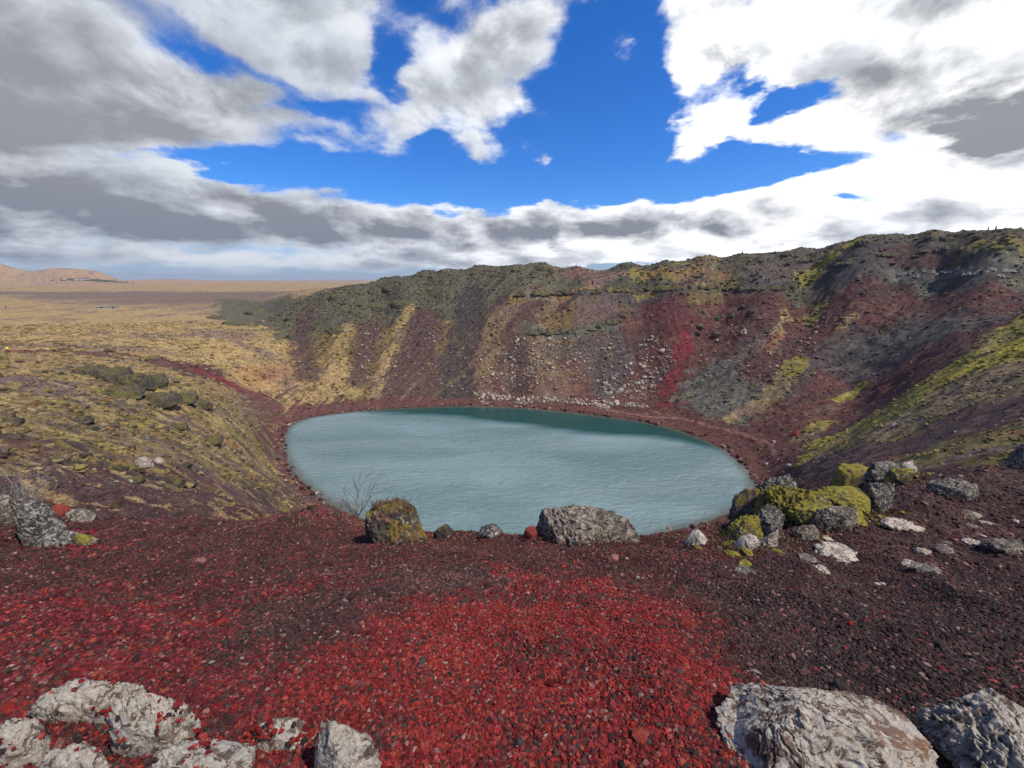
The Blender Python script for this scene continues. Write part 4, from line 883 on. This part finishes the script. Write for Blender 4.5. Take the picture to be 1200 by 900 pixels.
# outcrops in the left slope
LAVA = [((84,120),414,440,'leftmost block of the dark lava outcrop on the left slope'),((108,150),410,448,'mossy topped block near the left end of the dark lava outcrop'),((138,176),416,456,'tallest middle block of the dark lava outcrop'),((166,192),422,452,'right hand block of the dark lava outcrop, above a pale crag'),
 ((120,165),436,466,'lower front block of the dark lava outcrop'),((160,205),446,474,'lower right block of the dark lava outcrop'),((200,228),452,472,'rounded dark rock right of the lava outcrop'),((205,226),455,466,'pale streaked crag in front of the rounded dark rock'),((228,248),460,478,'dark rock nearest the red path, right of the lava outcrop'),
 ((0,22),484,498,'dark mossy rock at the left edge, halfway down the slope'),((84,106),482,496,'small dark rock with green moss on the left slope'),((200,218),492,503,'dark rock low in the mauve heath of the left slope'),
 ((228,262),508,520,'dark flat ledge beside the orange heath patch'),((196,214),556,570,'small black rock in the straw coloured strips, left'),((214,232),560,570,'grey rock right of the small black rock in the straw strips'),((150,168),556,568,'dark stone left of the small black rock in the straw strips')]
for k, ((a, b), t, bs, lab) in enumerate(LAVA):
    rock('lava_rock', 'lava' if 'pale' not in lab else 'lavafar', arch(a, b, t, .2), bs, lab, 'lava rock', dep=.9, sub=4, rough=.2, group='dark lava rocks on the left slope' if k < 9 else None, lumps=1.8, hs=.38 if k < 9 else .5)
rock('lichen_rock', 'boulder', arch(159, 176, 536, .3), 547, 'white rock standing out on the left slope above the straw strips', dep=.7, sub=4, rough=.2)
rock('lichen_rock', 'boulder', arch(178, 192, 537, .2), 543, 'small white rock just right of the larger white rock, left slope', dep=.7, sub=3)
# lava lumps on the skyline and along the upper far wall
SKY = [(384,408,335,349,'round grey lava knob at the left foot of the far rim'),(414,432,333,344,'lava block at the left end of the far rim'),(428,450,330,343,'dark lava crag low on the left shoulder of the far rim'),(446,470,325,338,'dark lava crag halfway up the left shoulder of the far rim'),(466,486,321,333,'grey lava block high on the left shoulder of the far rim'),
 (398,430,352,366,'dark mossy lump below the left shoulder of the far rim'),(430,460,345,362,'blackish crag in the scrub of the left far wall'),(455,490,340,356,'dark crag beside a pale streak on the left far wall'),(380,410,372,388,'dark mossy lump low on the left far wall'),(500,516,315,325,'small lava block on the far rim, left of centre'),
 (624,650,303,316,'highest lava knob at the middle of the far rim'),(596,616,308,318,'lava block left of the middle knob on the far rim'),(650,668,308,318,'lava block right of the middle knob on the far rim'),(548,566,311,320,'low lava block on the far rim left of the middle'),
 (1004,1028,272,284,'rounded lava knob on the right rim, leftmost of five'),(1042,1060,275,284,'low lava knob on the right rim, second from the left'),(1084,1100,268,280,'highest lava knob on the right rim'),(1102,1120,270,281,'lava knob just right of the highest one on the right rim'),(1142,1156,269,279,'lava block left of the two walkers on the right rim'),(1172,1194,267,279,'lava block right of the two walkers on the right rim'),
 (240,262,362,374,'green grey lava mound at the left edge of the crater scrub'),(258,286,366,382,'dark lava mound in the scrub below the left plain'),(282,318,350,362,'grey green lava mound rising beside the plain'),(330,356,362,374,'blackish hollow lava lump on the left crater scrub')]
for k, (a, b, t, bs, lab) in enumerate(SKY):
    P = cast((a + b) / 2, bs)
    if P is None or P.y > 260: P = cast((a + b) / 2, bs + 6)
    rock('lava_rock', 'lavafar', arch(a, b, t, .2), bs, lab, 'lava rock', dep=.7, sub=4, rough=.22, lumps=2.2, at=P, hs=.42, sinkf=.1)
# blocks of the hard lava beds crossing the far wall
g = np.random.default_rng(77)
def bed(pts, n, w, h, mat, label, group, jit=1.2):
    L = [0]
    for a, b in zip(pts[:-1], pts[1:]): L.append(L[-1] + math.hypot(b[0] - a[0], b[1] - a[1]))
    for k in range(n):
        t = (k + g.uniform(.2, .8)) / n * L[-1]; px = np.interp(t, L, [p[0] for p in pts]); py = np.interp(t, L, [p[1] for p in pts]) + g.normal() * jit
        ww = w * g.uniform(.9, 2.2); hh = h * g.uniform(.4, .9)
        rock('ledge_block', mat, arch(px - ww / 2, px + ww / 2, py - hh, .15), py, label, 'rock ledge', dep=.9, sub=2, rough=.2, group=group)
bed([(615,392),(680,390)], 8, 8, 5, 'boulder' if 0 else 'lavafar', 'grey green block in the short ledge above the boulder field', 'blocks of the short ledge above the boulder field', .5)
bed([(690,386),(735,372)], 7, 9, 4, 'lavafar', 'grey block in the broken ledge left of the red gully head', 'blocks of the broken ledge by the red gully', 2)
bed([(600,346),(660,345),(740,341),(830,338),(880,340),(930,337)], 34, 9, 4, 'lava', 'dark block of the long lava bed crossing the upper far wall', 'blocks of the long dark lava bed', .8)
bed([(1048,324),(1100,322),(1140,322),(1205,316)], 20, 6, 3.5, 'ledge', 'whitish block of the pale ledge high on the right wall', 'whitish blocks of the ledge on the right wall', 2.6)
bed([(820,368),(860,372),(900,370)], 7, 8, 4, 'lavafar', 'grey rock ledge piece right of the red gully', 'grey ledge pieces right of the red gully', 5)
bed([(905,300),(980,312),(1040,296),(1190,292)], 26, 9, 4, 'lavafar', 'dark grey block in the uppermost beds of the right rim', 'dark blocks of the uppermost right beds', 3)
# ------------------------------------------------------------------ the pale boulders of the far wall
protos = []
for k in range(8):
    vv = stone_proto(2, .45, 900 + k); ff = ICO[2][1]; vv = vv / (vv.max(0) - vv.min(0)) + np.array((0, 0, .25))
    me = mk('pale_boulder', vv, ff, [RM['boulder']], False); protos.append(me.data); bpy.data.objects.remove(me)
ZN = [ # polygon of pixels, count, size px min, max, label, group
 ([(555,460),(860-100,474),(760,478),(700,476),(640,471),(555,468)], 95, 2.4, 5.0, 'pale boulder in the crowded band along the far shore', 'pale boulders along the far shore'),
 ([(700,440),(770,415),(790,420),(760,470),(700,470)], 55, 2.6, 5.6, 'pale boulder on the slope left of the red gully', 'pale boulders left of the red gully'),
 ([(590,395),(700,395),(780,390),(775,420),(700,450),(620,455),(560,455),(560,420)], 75, 2.2, 4.8, 'pale boulder scattered over the middle of the far wall', 'pale boulders on the middle of the far wall'),
 ([(400,380),(560,390),(555,460),(480,465),(400,465)], 25, 1.6, 3.2, 'pale boulder among the streaks left of the boulder field', 'pale boulders left of the boulder field'),
 ([(800,380),(900,360),(980,350),(960,400),(900,460),(850,440),(820,420)], 30, 1.8, 3.6, 'pale stone on the slope right of the red gully', 'pale stones right of the red gully'),
]
def inpoly(px, py, P):
    c = False
    for i in range(len(P)):
        x0, y0 = P[i]; x1, y1 = P[i - 1]
        if (y0 > py) != (y1 > py) and px < (x1 - x0) * (py - y0) / (y1 - y0) + x0: c = not c
    return c
def put_boulder(px, py, wpx, label, group=None, mat=None, sq=.85, name='pale_boulder', cat='boulder'):
    P = cast(px, py)
    if P is None: return None
    s = P.y / pdir(px, py)[1]; w = wpx * s / FPX
    o = bpy.data.objects.new(name, protos[int(g.integers(0, 8))]); COL.objects.link(o)
    o.location = (P.x, P.y, P.z - .08 * w); o.scale = (w, w * g.uniform(.7, 1.1), w * sq * g.uniform(.8, 1.25)); o.rotation_euler = (g.uniform(-.25, .25), g.uniform(-.25, .25), g.uniform(0, 6.28))
    tag(o, label, cat, group)
    if mat: o.material_slots[0].link = 'OBJECT'; o.material_slots[0].material = RM[mat]
    return o
for P, cnt, a, b, lab, grp in ZN:
    x0, x1 = min(p[0] for p in P), max(p[0] for p in P); y0, y1 = min(p[1] for p in P), max(p[1] for p in P); k = 0
    while k < cnt:
        px, py = g.uniform(x0, x1), g.uniform(y0, y1)
        if not inpoly(px, py, P): continue
        put_boulder(px, py, a + (b - a) * g.random() ** 2, lab, grp); k += 1
for px, py, w_, lab in [(722,474,8,'largest flat pale boulder by the far shore left of the red gully'),(727,458,7,'broad pinkish boulder a little above the largest one'),(776,412,6,'tall pale boulder high on the left edge of the red gully'),(755,443,6,'bright boulder halfway up left of the red gully'),(697,474,6,'bright white boulder at the far shore below the slate streak'),
  (872,390,8,'lone whitish rock on the dark red slope right of the gully'),(907,519,5,'white stone beside the lake path at its right bend'),(898,544,4,'small white stone on the dark beach right of the lake'),(924,547,6,'flat pale stone above the beach near the path end'),(1048,500,7,'pale rock on the dark strip below the moss band')]:
    put_boulder(px, py, w_, lab)
put_boulder(915, 541, 5, 'small orange stone beside the flat pale one near the path end', mat='red')
put_boulder(933, 509, 8, 'rusty red rock on the slope above the white path stone', mat='red', sq=1.1)
put_boulder(840, 393, 9, 'mossy rock on the red slope right of the gully', mat='mossy'); put_boulder(820, 384, 9, 'grey yellow rock right of the gully head', mat='mossy'); put_boulder(818, 392, 6, 'small dark rock near the gully head', mat='lava')
# the smaller ones nobody could count
xs, ys = [], []
for P, cnt, a, b, lab, grp in ZN:
    Wp = [cast(*p) for p in P]; x0, x1 = min(p.x for p in Wp), max(p.x for p in Wp); y0, y1 = min(p.y for p in Wp), max(p.y for p in Wp)
    poly = [(p.x, p.y) for p in Wp]; xx = g.uniform(x0, x1, 16000); yy = g.uniform(y0, y1, 16000); k = np.where(poly_sd(xx, yy, poly) < 2 * fbm(xx, yy, 6, 2, 160) * 3)[0][:{95: 1000, 55: 700, 75: 1800, 25: 400, 30: 450}[cnt]]
    cl = fbm(xx[k], yy[k], 5, 2, 161); k = k[cl > -.12]
    xs.append(xx[k]); ys.append(yy[k])
x = np.concatenate(xs); y = np.concatenate(ys); n = len(x); c = np.array((.34, .275, .22)) * g.uniform(.45, 1.25, n)[:, None]
tag(scatter('boulder_scree', x, y, .14 + .42 * g.random(n) ** 2.2, c, M_rub, 0, .5, (.6, 1), .25, seed=9), 'small pale stones strewn between the boulders of the far wall', 'scree', kind='stuff')
# shore stones
x, y = [], []
for k in range(900):
    t = g.uniform(-math.pi, math.pi); rs = float(np.interp(t, _ang, _rad)) + g.normal() * .8 + .9
    x.append(LC[0] + rs * math.cos(t)); y.append(LC[1] + rs * math.sin(t))
x, y = np.array(x), np.array(y); n = len(x); c = np.where(g.random(n)[:, None] < .75, C['maroon'] * .7, np.array((.28, .22, .18))) * g.uniform(.5, 1.4, n)[:, None]
tag(scatter('shore_stones', x, y, .12 + .5 * g.random(n) ** 3, c, M_rub, 1, .5, (.5, .9), .2, seed=11), 'dark and pale stones lying along the lake edge', 'stones', kind='stuff')
# red gravel lodged on the near outcrop rocks
dg = bpy.context.evaluated_depsgraph_get()
px_, py_, pz_ = [], [], []
for o in near_left:
    me = o.data; n = len(me.vertices); co = np.empty(n * 3); me.vertices.foreach_get('co', co); co = co.reshape(-1, 3)
    nr_ = np.empty(n * 3); me.vertex_normals.foreach_get('vector', nr_); nr_ = nr_.reshape(-1, 3)
    ca, sa_ = 1.0, 0.0
    wx = co[:, 0] * ca - co[:, 1] * sa_ + o.location.x; wy = co[:, 0] * sa_ + co[:, 1] * ca + o.location.y; wz = co[:, 2] + o.location.z
    gz = height(wx, wy); mz = co[:, 2].max()
    ok = (nr_[:, 2] > .35) & (wz > gz - .01) & (g.random(n) < np.clip(-.02 + .34 * (1 - (co[:, 2] / mz)), 0, .4) * (fbm(wx, wy, .12, 2, 170) > -.02))
    px_.append(wx[ok]); py_.append(wy[ok]); pz_.append(wz[ok])
x = np.concatenate(px_); y = np.concatenate(py_); z = np.concatenate(pz_); n = len(x)
pal = np.array([(.34,.030,.026),(.22,.022,.026),(.40,.07,.05),(.05,.035,.035),(.30,.25,.21)]); c = pal[g.choice(5, n, p=[.36,.26,.14,.19,.05])] * g.uniform(.7, 1.3, n)[:, None]
tag(scatter('scoria_gravel', x, y, .004 + .008 * g.random(n) ** 2, c * .85, M_grav, 1, .5, (.6, 1), .1, z=z - .004, seed=13), 'red scoria grains lodged on the pale rocks at the bottom left', 'gravel', kind='stuff')

# gravel drifted against the feet of the near rocks, and moss cushions between the rocks of the outcrop
xs, ys, zs, rs_ = [], [], [], []
for o in ROCKS:
    if o.location.y > 11 or o.name.startswith('pale_stone'): continue
    co = np.empty(len(o.data.vertices) * 3); o.data.vertices.foreach_get('co', co); co = co.reshape(-1, 3); W_ = co[:, 0].max() - co[:, 0].min(); D_ = co[:, 1].max() - co[:, 1].min()
    n = int(70 + 260 * W_); t = g.uniform(0, 2 * np.pi, n); k = g.normal(1.0, .10, n)
    x = o.location.x + np.cos(t) * W_ / 2 * k; y = o.location.y + np.sin(t) * D_ / 2 * k
    xs.append(x); ys.append(y); zs.append(height(x, y) + W_ * .07 * np.clip(1.25 - k, 0, .4) / .4 * g.uniform(.2, 1, n)); rs_.append((.004 + .0022 * o.location.y) * (.4 + g.random(n) ** 2))
x, y, z, r_ = map(np.concatenate, (xs, ys, zs, rs_))
tag(scatter('scoria_gravel', x, y, r_, near_cols(x, y, g), M_grav, 0, .5, (.6, 1), .1, z=z, seed=29), 'scoria gravel drifted against the feet of the near rocks', 'gravel', kind='stuff')
M_mossc = rock_mat('moss_cushion', (.16,.14,.025), (.30,.26,.04), (.13,.09,.035), .3, (.34,.30,.045), .4, 4)
pts_ = W([(855,640),(868,618),(895,600),(930,612),(970,612),(1005,606),(1030,596),(1040,566),(1000,560),(960,566),(905,590),(1075,556),(940,622)], True)
x = np.concatenate([a + g.normal(0, .16, 20) for a, b in pts_]); y = np.concatenate([b + g.normal(0, .16, 20) for a, b in pts_]); n = len(x)
tag(scatter('moss_cushions', x, y, .015 + .06 * g.random(n) ** 2, np.array((.27, .235, .045)) * g.uniform(.5, 1.25, n)[:, None], M_tus, 2, .35, (.35, .7), .35, smooth=True, seed=31), 'small moss cushions between the rocks of the outcrop right of the lake', 'moss', kind='stuff')
# ------------------------------------------------------------------ plants
def tube(verts, faces, a, b, ra, rb, n=5):
    a = np.array(a); b = np.array(b); d = b - a; d = d / (np.linalg.norm(d) + 1e-9); u = np.cross(d, (0.3, .2, 1)); u /= np.linalg.norm(u) + 1e-9; v = np.cross(d, u); i0 = len(verts)
    for c, r in ((a, ra), (b, rb)):
        for k in range(n):
            t = 2 * math.pi * k / n; verts.append(c + (u * math.cos(t) + v * math.sin(t)) * r)
    for k in range(n): faces.append((i0 + k, i0 + (k + 1) % n, i0 + n + (k + 1) % n, i0 + n + k))
def plain_mat(name, c, rough=.85, var=.3, scale=20):
    m = N(name); k = m.ramp(m.noise(m.n('ShaderNodeTexCoord').outputs['Object'], scale, 4, .7), .3, .7, 1 - var, 1 + var)
    m.link(m.mix(1.0, c, k, 'MULTIPLY'), 'Base Color'); m.b.inputs['Roughness'].default_value = rough; return m.m
M_twig = plain_mat('twig_bark', (.13, .085, .075)); M_gtwig = plain_mat('grey_twig_bark', (.20, .19, .17))
def shrub(px, py, hpx, wpx, label, mat, n=9, seed=0, lean=.2, back=0.0):
    P = cast(px, py); s = P.y / pdir(px, py)[1] / FPX; h = hpx * s; w = wpx * s; g_ = random.Random(seed); V, F = [], []
    def grow(p, d, L, r, lev):
        q = p
        for k in range(4):
            d2 = d + np.array([g_.gauss(0, .16), g_.gauss(0, .16), g_.gauss(0, .10)]); d2 /= np.linalg.norm(d2); e = q + d2 * L / 4
            tube(V, F, q, e, r * (1 - .18 * k), r * (1 - .18 * (k + 1)), 4); q = e; d = d2
            if lev < 3 and g_.random() < .8: grow(q, d + np.array([g_.gauss(0, .6), g_.gauss(0, .6), g_.gauss(.1, .3)]), L * g_.uniform(.4, .65), r * .55, lev + 1)
    for k in range(n):
        d = np.array([g_.gauss(0, w / h * .55), g_.gauss(0, w / h * .4), 1.0]); d /= np.linalg.norm(d)
        grow(np.array([g_.gauss(0, w * .08), g_.gauss(0, w * .08), -.01]), d, h * g_.uniform(.5, .95), h * .010 + .0015, 1)
    o = mk('bare_shrub', np.array(V), np.array(F), [mat], False); o.location = (P.x, P.y + back, P.z); tag(o, label, 'shrub'); return o
shrub(416, 607, 46, 40, 'leafless thin twigged shrub on the crest left of the mossy boulder', M_twig, 8, 1)
shrub(393, 604, 26, 22, 'small leafless shrub at the left end of the crest by the water', M_twig, 6, 2)
shrub(36, 594, 46, 46, 'grey lichen covered shrub behind the upright spotted rock', M_gtwig, 16, 3)
shrub(96, 408, 9, 12, 'bluish bare bush at the left end of the dark lava outcrop', M_gtwig, 14, 4)
def blades(name, pts, n, h, col, spread, label, seed):
    g_ = np.random.default_rng(seed); V, F, Cc = [], [], []
    for (bx, by, bz, sp) in pts:
        for k in range(n):
            a, rr2 = g_.uniform(0, 6.28), sp * math.sqrt(g_.random()); x0, y0 = bx + rr2 * math.cos(a), by + rr2 * math.sin(a); hh = h * g_.uniform(.5, 1.2); ln = g_.normal(0, .45, 2) * hh; w2 = .0035 * g_.uniform(.6, 1.5); th = g_.uniform(0, 3.14); wx, wy = w2 * math.cos(th), w2 * math.sin(th)
            i0 = len(V); z0 = bz if bz is not None else ground(x0, y0)
            V += [(x0 - wx, y0 - wy, z0), (x0 + wx, y0 + wy, z0), (x0 + wx * .7 + ln[0] * .4, y0 + wy * .7 + ln[1] * .4, z0 + hh * .6), (x0 - wx * .7 + ln[0] * .4, y0 - wy * .7 + ln[1] * .4, z0 + hh * .6), (x0 + ln[0], y0 + ln[1], z0 + hh)]
            F += [(i0, i0 + 1, i0 + 2), (i0, i0 + 2, i0 + 3), (i0 + 3, i0 + 2, i0 + 4)]; c = np.array(col) * g_.uniform(.6, 1.4); Cc += [c] * 5
    o = mk(name, np.array(V), np.array(F), [M_tus], False, np.array(Cc)); tag(o, label, 'grass', kind='stuff')
pts = []
for px, py in [(400,606),(412,608),(425,612),(438,618),(505,630),(545,630),(600,631),(760,634),(835,634),(845,638),(870,640),(790,632),(350,612),(1080,600),(930,640),(1150,560)]:
    P = cast(px, py); pts.append((P.x, P.y, None, .22))
blades('dry_grass', pts, 50, .07, (.34, .24, .13), .2, 'short dry grass in the gravel along the crest', 3)
for o in ROCKS:
    if o.name.startswith('mossy_boulder'):
        mb = o; tops = []
        for k in range(26):
            ax = random.uniform(-.3, .25) * mb.dimensions.x; tops.append((mb.location.x + ax, mb.location.y + random.uniform(-.08, .1), mb.location.z + mb.dimensions.z * .58, .05))
        blades('dry_grass', tops, 24, .10, (.26, .16, .10), .1, 'dry grass tufts growing on the mossy boulder', 4)

# ------------------------------------------------------------------ walkers, far away on the rims and paths
def skin_body(name, joints, edges, mat, parent, sub=1):
    me = bpy.data.meshes.new(name); me.from_pydata([j[0] for j in joints], edges, []); o = bpy.data.objects.new(name, me); COL.objects.link(o)
    md = o.modifiers.new('skin', 'SKIN')
    for k, j in enumerate(joints):
        sv = me.skin_vertices[0].data[k]; sv.radius = (j[1], j[1] * (j[2] if len(j) > 2 else 1)); sv.use_root = (k == 0)
    s2 = o.modifiers.new('sub', 'SUBSURF'); s2.levels = sub; s2.render_levels = sub
    bpy.context.view_layer.update(); ev = o.evaluated_get(bpy.context.evaluated_depsgraph_get()); m2 = bpy.data.meshes.new_from_object(ev); o.modifiers.clear(); o.data = m2; m2.materials.clear(); m2.materials.append(mat)
    for p in m2.polygons: p.use_smooth = True
    o.parent = parent; return o
M_skin = plain_mat('skin', (.45, .28, .20), .6, .05); M_trous = plain_mat('dark_trousers', (.02, .022, .03), .8, .1); M_hair = plain_mat('brown_hair', (.05, .03, .02), .8)
def person(px, py, coat, label, yaw, stride=.22):
    P = cast(px, py)
    if P is None: return
    e = bpy.data.objects.new('person', None); COL.objects.link(e); e.location = (P.x, P.y, P.z - .03); e.rotation_euler = (0, 0, yaw); tag(e, label, 'person')
    s = stride
    J = [((0,0,.93),.13,.8),((0,0,1.2),.14,.75),((0,0,1.44),.10,.8),((0,0,1.52),.055),((0,.01,1.66),.10,1.05),((0,.01,1.74),.07),((.10,0,.88),.085),((.11,s*.6,.5),.06),((.11,s*.7,.1),.045),((.11,s+.12,.05),.04),((-.10,0,.88),.085),((-.11,-s*.4,.5),.06),((-.11,-s,.1),.045),((-.11,-s+.14,.05),.04),
         ((.20,0,1.40),.055),((.26,-.10,1.13),.042),((.25,.02,.88),.032),((.25,.05,.80),.03),((-.20,0,1.40),.055),((-.26,.06,1.13),.042),((-.24,.16,.90),.032),((-.24,.20,.83),.03)]
    E = [(0,1),(1,2),(2,3),(3,4),(4,5),(0,6),(6,7),(7,8),(8,9),(0,10),(10,11),(11,12),(12,13),(2,14),(14,15),(15,16),(16,17),(2,18),(18,19),(19,20),(20,21)]
    skin_body('body', J, E, M_skin, e)
    cm = plain_mat('jacket_cloth', coat, .7, .1)
    JJ = [((0,0,.88),.18,.8),((0,0,1.2),.17,.8),((0,0,1.43),.13,.85),((.21,0,1.41),.075),((.27,-.10,1.13),.062),((.26,.01,.90),.05),((-.21,0,1.41),.075),((-.27,.06,1.13),.062),((-.25,.15,.92),.05)]
    skin_body('jacket', JJ, [(0,1),(1,2),(2,3),(3,4),(4,5),(2,6),(6,7),(7,8)], cm, e)
    JT = [((0,0,.92),.145,.85),((.10,0,.86),.105),((.11,s*.6,.5),.078),((.11,s*.7,.12),.06),((-.10,0,.86),.105),((-.11,-s*.4,.5),.078),((-.11,-s,.12),.06)]
    skin_body('trousers', JT, [(0,1),(1,2),(2,3),(0,4),(4,5),(5,6)], M_trous, e)
    vv, ff = ICO[2]; skin = mk('hair', vv * (.105, .12, .11) + np.array((0, -.015, 1.705)), ff, [M_hair], True, parent=e)
    return e
person(1166, 271.5, (.03, .03, .035), 'walker in dark clothes, right one of the pair on the right rim', 1.4)
person(1157, 272.5, (.05, .03, .03), 'smaller dark figure, left one of the pair on the right rim', 1.2)
person(870, 297, (.04, .05, .06), 'lone walker in dark clothes on the rim above the red gully', 1.0)
person(815, 300.5, (.05, .04, .05), 'walker on the far rim just left of the lone one above the gully', -1.2)
person(806, 301.5, (.06, .06, .07), 'walker leftmost of three dots on the rim above the red gully', -1.2)
person(675, 312.5, (.03, .035, .05), 'left walker of two on the dip of the far rim', 1.5)
person(686, 312.5, (.05, .03, .03), 'right walker of two on the dip of the far rim', 1.5)
person(305, 461, (.02, .02, .025), 'walker in black on the red path down to the lake', 2.4)
person(10, 415, (.75, .62, .12), 'walker in a yellow jacket on the left rim path', .5)
person(7, 361, (.05, .02, .02), 'distant walker in dark clothes on the left plain', .2)

# ------------------------------------------------------------------ stone edging along the steps of the lake path
ed = bpy.data.objects.new('path_edging', None); COL.objects.link(ed); tag(ed, 'pale wooden edging with short posts beside the red path to the lake', 'path edging')
M_wood = plain_mat('weathered_wood', (.38, .29, .22))
epx = [(262,440),(280,449),(298,456),(312,463),(326,471),(337,477)]; eP = [cast(*p) for p in epx]; ed.location = eP[0]
V, F = [], []
for a, b in zip(eP[:-1], eP[1:]):
    tube(V, F, np.array(a - eP[0]) + (0, 0, .35), np.array(b - eP[0]) + (0, 0, .35), .10, .10, 4)
mk('rail', np.array(V), np.array(F), [M_wood], False, parent=ed)
for a in eP:
    V, F = [], []; q = np.array(a - eP[0]); tube(V, F, q - (0, 0, .2), q + (0, 0, .75), .09, .08, 6); mk('post', np.array(V), np.array(F), [M_wood], False, parent=ed)

# ------------------------------------------------------------------ far plain: low hut by the road, farmhouses, plantation
def box(name, c, s, mat, parent):
    x, y, z = s; v = np.array([(sx * x / 2, sy * y / 2, sz * z / 2) for sx in (-1, 1) for sy in (-1, 1) for sz in (-1, 1)]) + np.array(c)
    f = [(0,1,3,2),(4,6,7,5),(0,4,5,1),(2,3,7,6),(0,2,6,4),(1,5,7,3)]; return mk(name, v, f, [mat], False, parent=parent)
M_conc = plain_mat('pale_concrete', (.30, .28, .25), .8, .1, 2); M_roof = plain_mat('grey_roof', (.10, .10, .11), .7, .1, 2); M_glass = plain_mat('dark_glass', (.02, .022, .025), .1, .1, 2); M_white = plain_mat('white_render', (.5, .48, .44), .8, .1, 2)
def house(px, py, L, D, Hh, label, roofm, yaw=0.0, gable=False):
    P = cast(px, py); e = bpy.data.objects.new('low_building' if not gable else 'farmhouse', None); COL.objects.link(e); e.location = (P.x, P.y, P.z - .2); e.rotation_euler = (0, 0, yaw - math.atan2(P.x, P.y)); tag(e, label, 'building')
    box('wall', (0, 0, Hh / 2), (L, D, Hh), M_conc if not gable else M_white, e)
    if gable:
        v = np.array([(-L/2-.3,-D/2-.3,Hh),(L/2+.3,-D/2-.3,Hh),(L/2+.3,D/2+.3,Hh),(-L/2-.3,D/2+.3,Hh),(-L/2-.3,0,Hh+D*.4),(L/2+.3,0,Hh+D*.4)])
        mk('roof', v, np.array([(0,1,5),(0,5,4),(2,3,4),(2,4,5),(0,4,3),(1,2,5),(0,3,2),(0,2,1)]), [roofm], False, parent=e)
    else: box('roof', (0, 0, Hh + .12), (L + .8, D + .8, .24), roofm, e)
    k = int(L // 4)
    for q in range(k):
        xx = -L / 2 + (q + .5) * L / k
        if q == k // 2: box('door', (xx, -D / 2 - .02, 1.05), (1.1, .06, 2.1), M_roof, e)
        else:
            wn_ = box('window', (xx, -D / 2 - .02, 1.5), (1.5, .06, 1.1), M_white, e); box('pane', (xx, -D / 2 - .06, 1.5), (1.3, .04, .9), M_glass, wn_)
house(126, 362, 11, 5, 1.9, 'low pale flat roofed building alone on the left plain', M_conc)
g = np.random.default_rng(5)
for px, lab in ((91, 'small white farmhouse at the foot of the orange hill, leftmost of three'), (97, 'middle white farmhouse at the foot of the orange hill'), (103, 'white farmhouse at the foot of the orange hill, nearest the dark trees')):
    house(px, 328.6, 26, 12, 7, lab, M_roof, g.uniform(-.5, .5), True)
P = cast(112, 329); x = P.x + g.normal(0, 38, 500); y = P.y + g.normal(0, 60, 500)
tag(scatter('plantation', x, y, g.uniform(2, 4.5, 500), np.array((.075, .08, .055)) * g.uniform(.6, 1.4, 500)[:, None], M_tus, 1, .4, (.9, 1.5), .2, seed=15), 'far off dark plantation beside the farmhouses', 'wood', kind='stuff')

# ------------------------------------------------------------------ the air
hb = box('haze', (0, 0, 125), (64000, 64000, 268), None, None)
hm = bpy.data.materials.new('haze_air'); hm.use_nodes = True; ht = hm.node_tree; ht.nodes.remove(ht.nodes['Principled BSDF'])
pv = ht.nodes.new('ShaderNodeVolumePrincipled'); pv.inputs['Color'].default_value = (.86, .92, 1, 1); pv.inputs['Density'].default_value = 6e-5; pv.inputs['Anisotropy'].default_value = .2
ht.links.new(pv.outputs[0], ht.nodes['Material Output'].inputs['Volume']); hb.data.materials.clear(); hb.data.materials.append(hm); hm.cycles.homogeneous_volume = True; tag(hb, 'thin pale haze over the plain', 'haze', kind='stuff'); scene.cycles.volume_bounces = 0
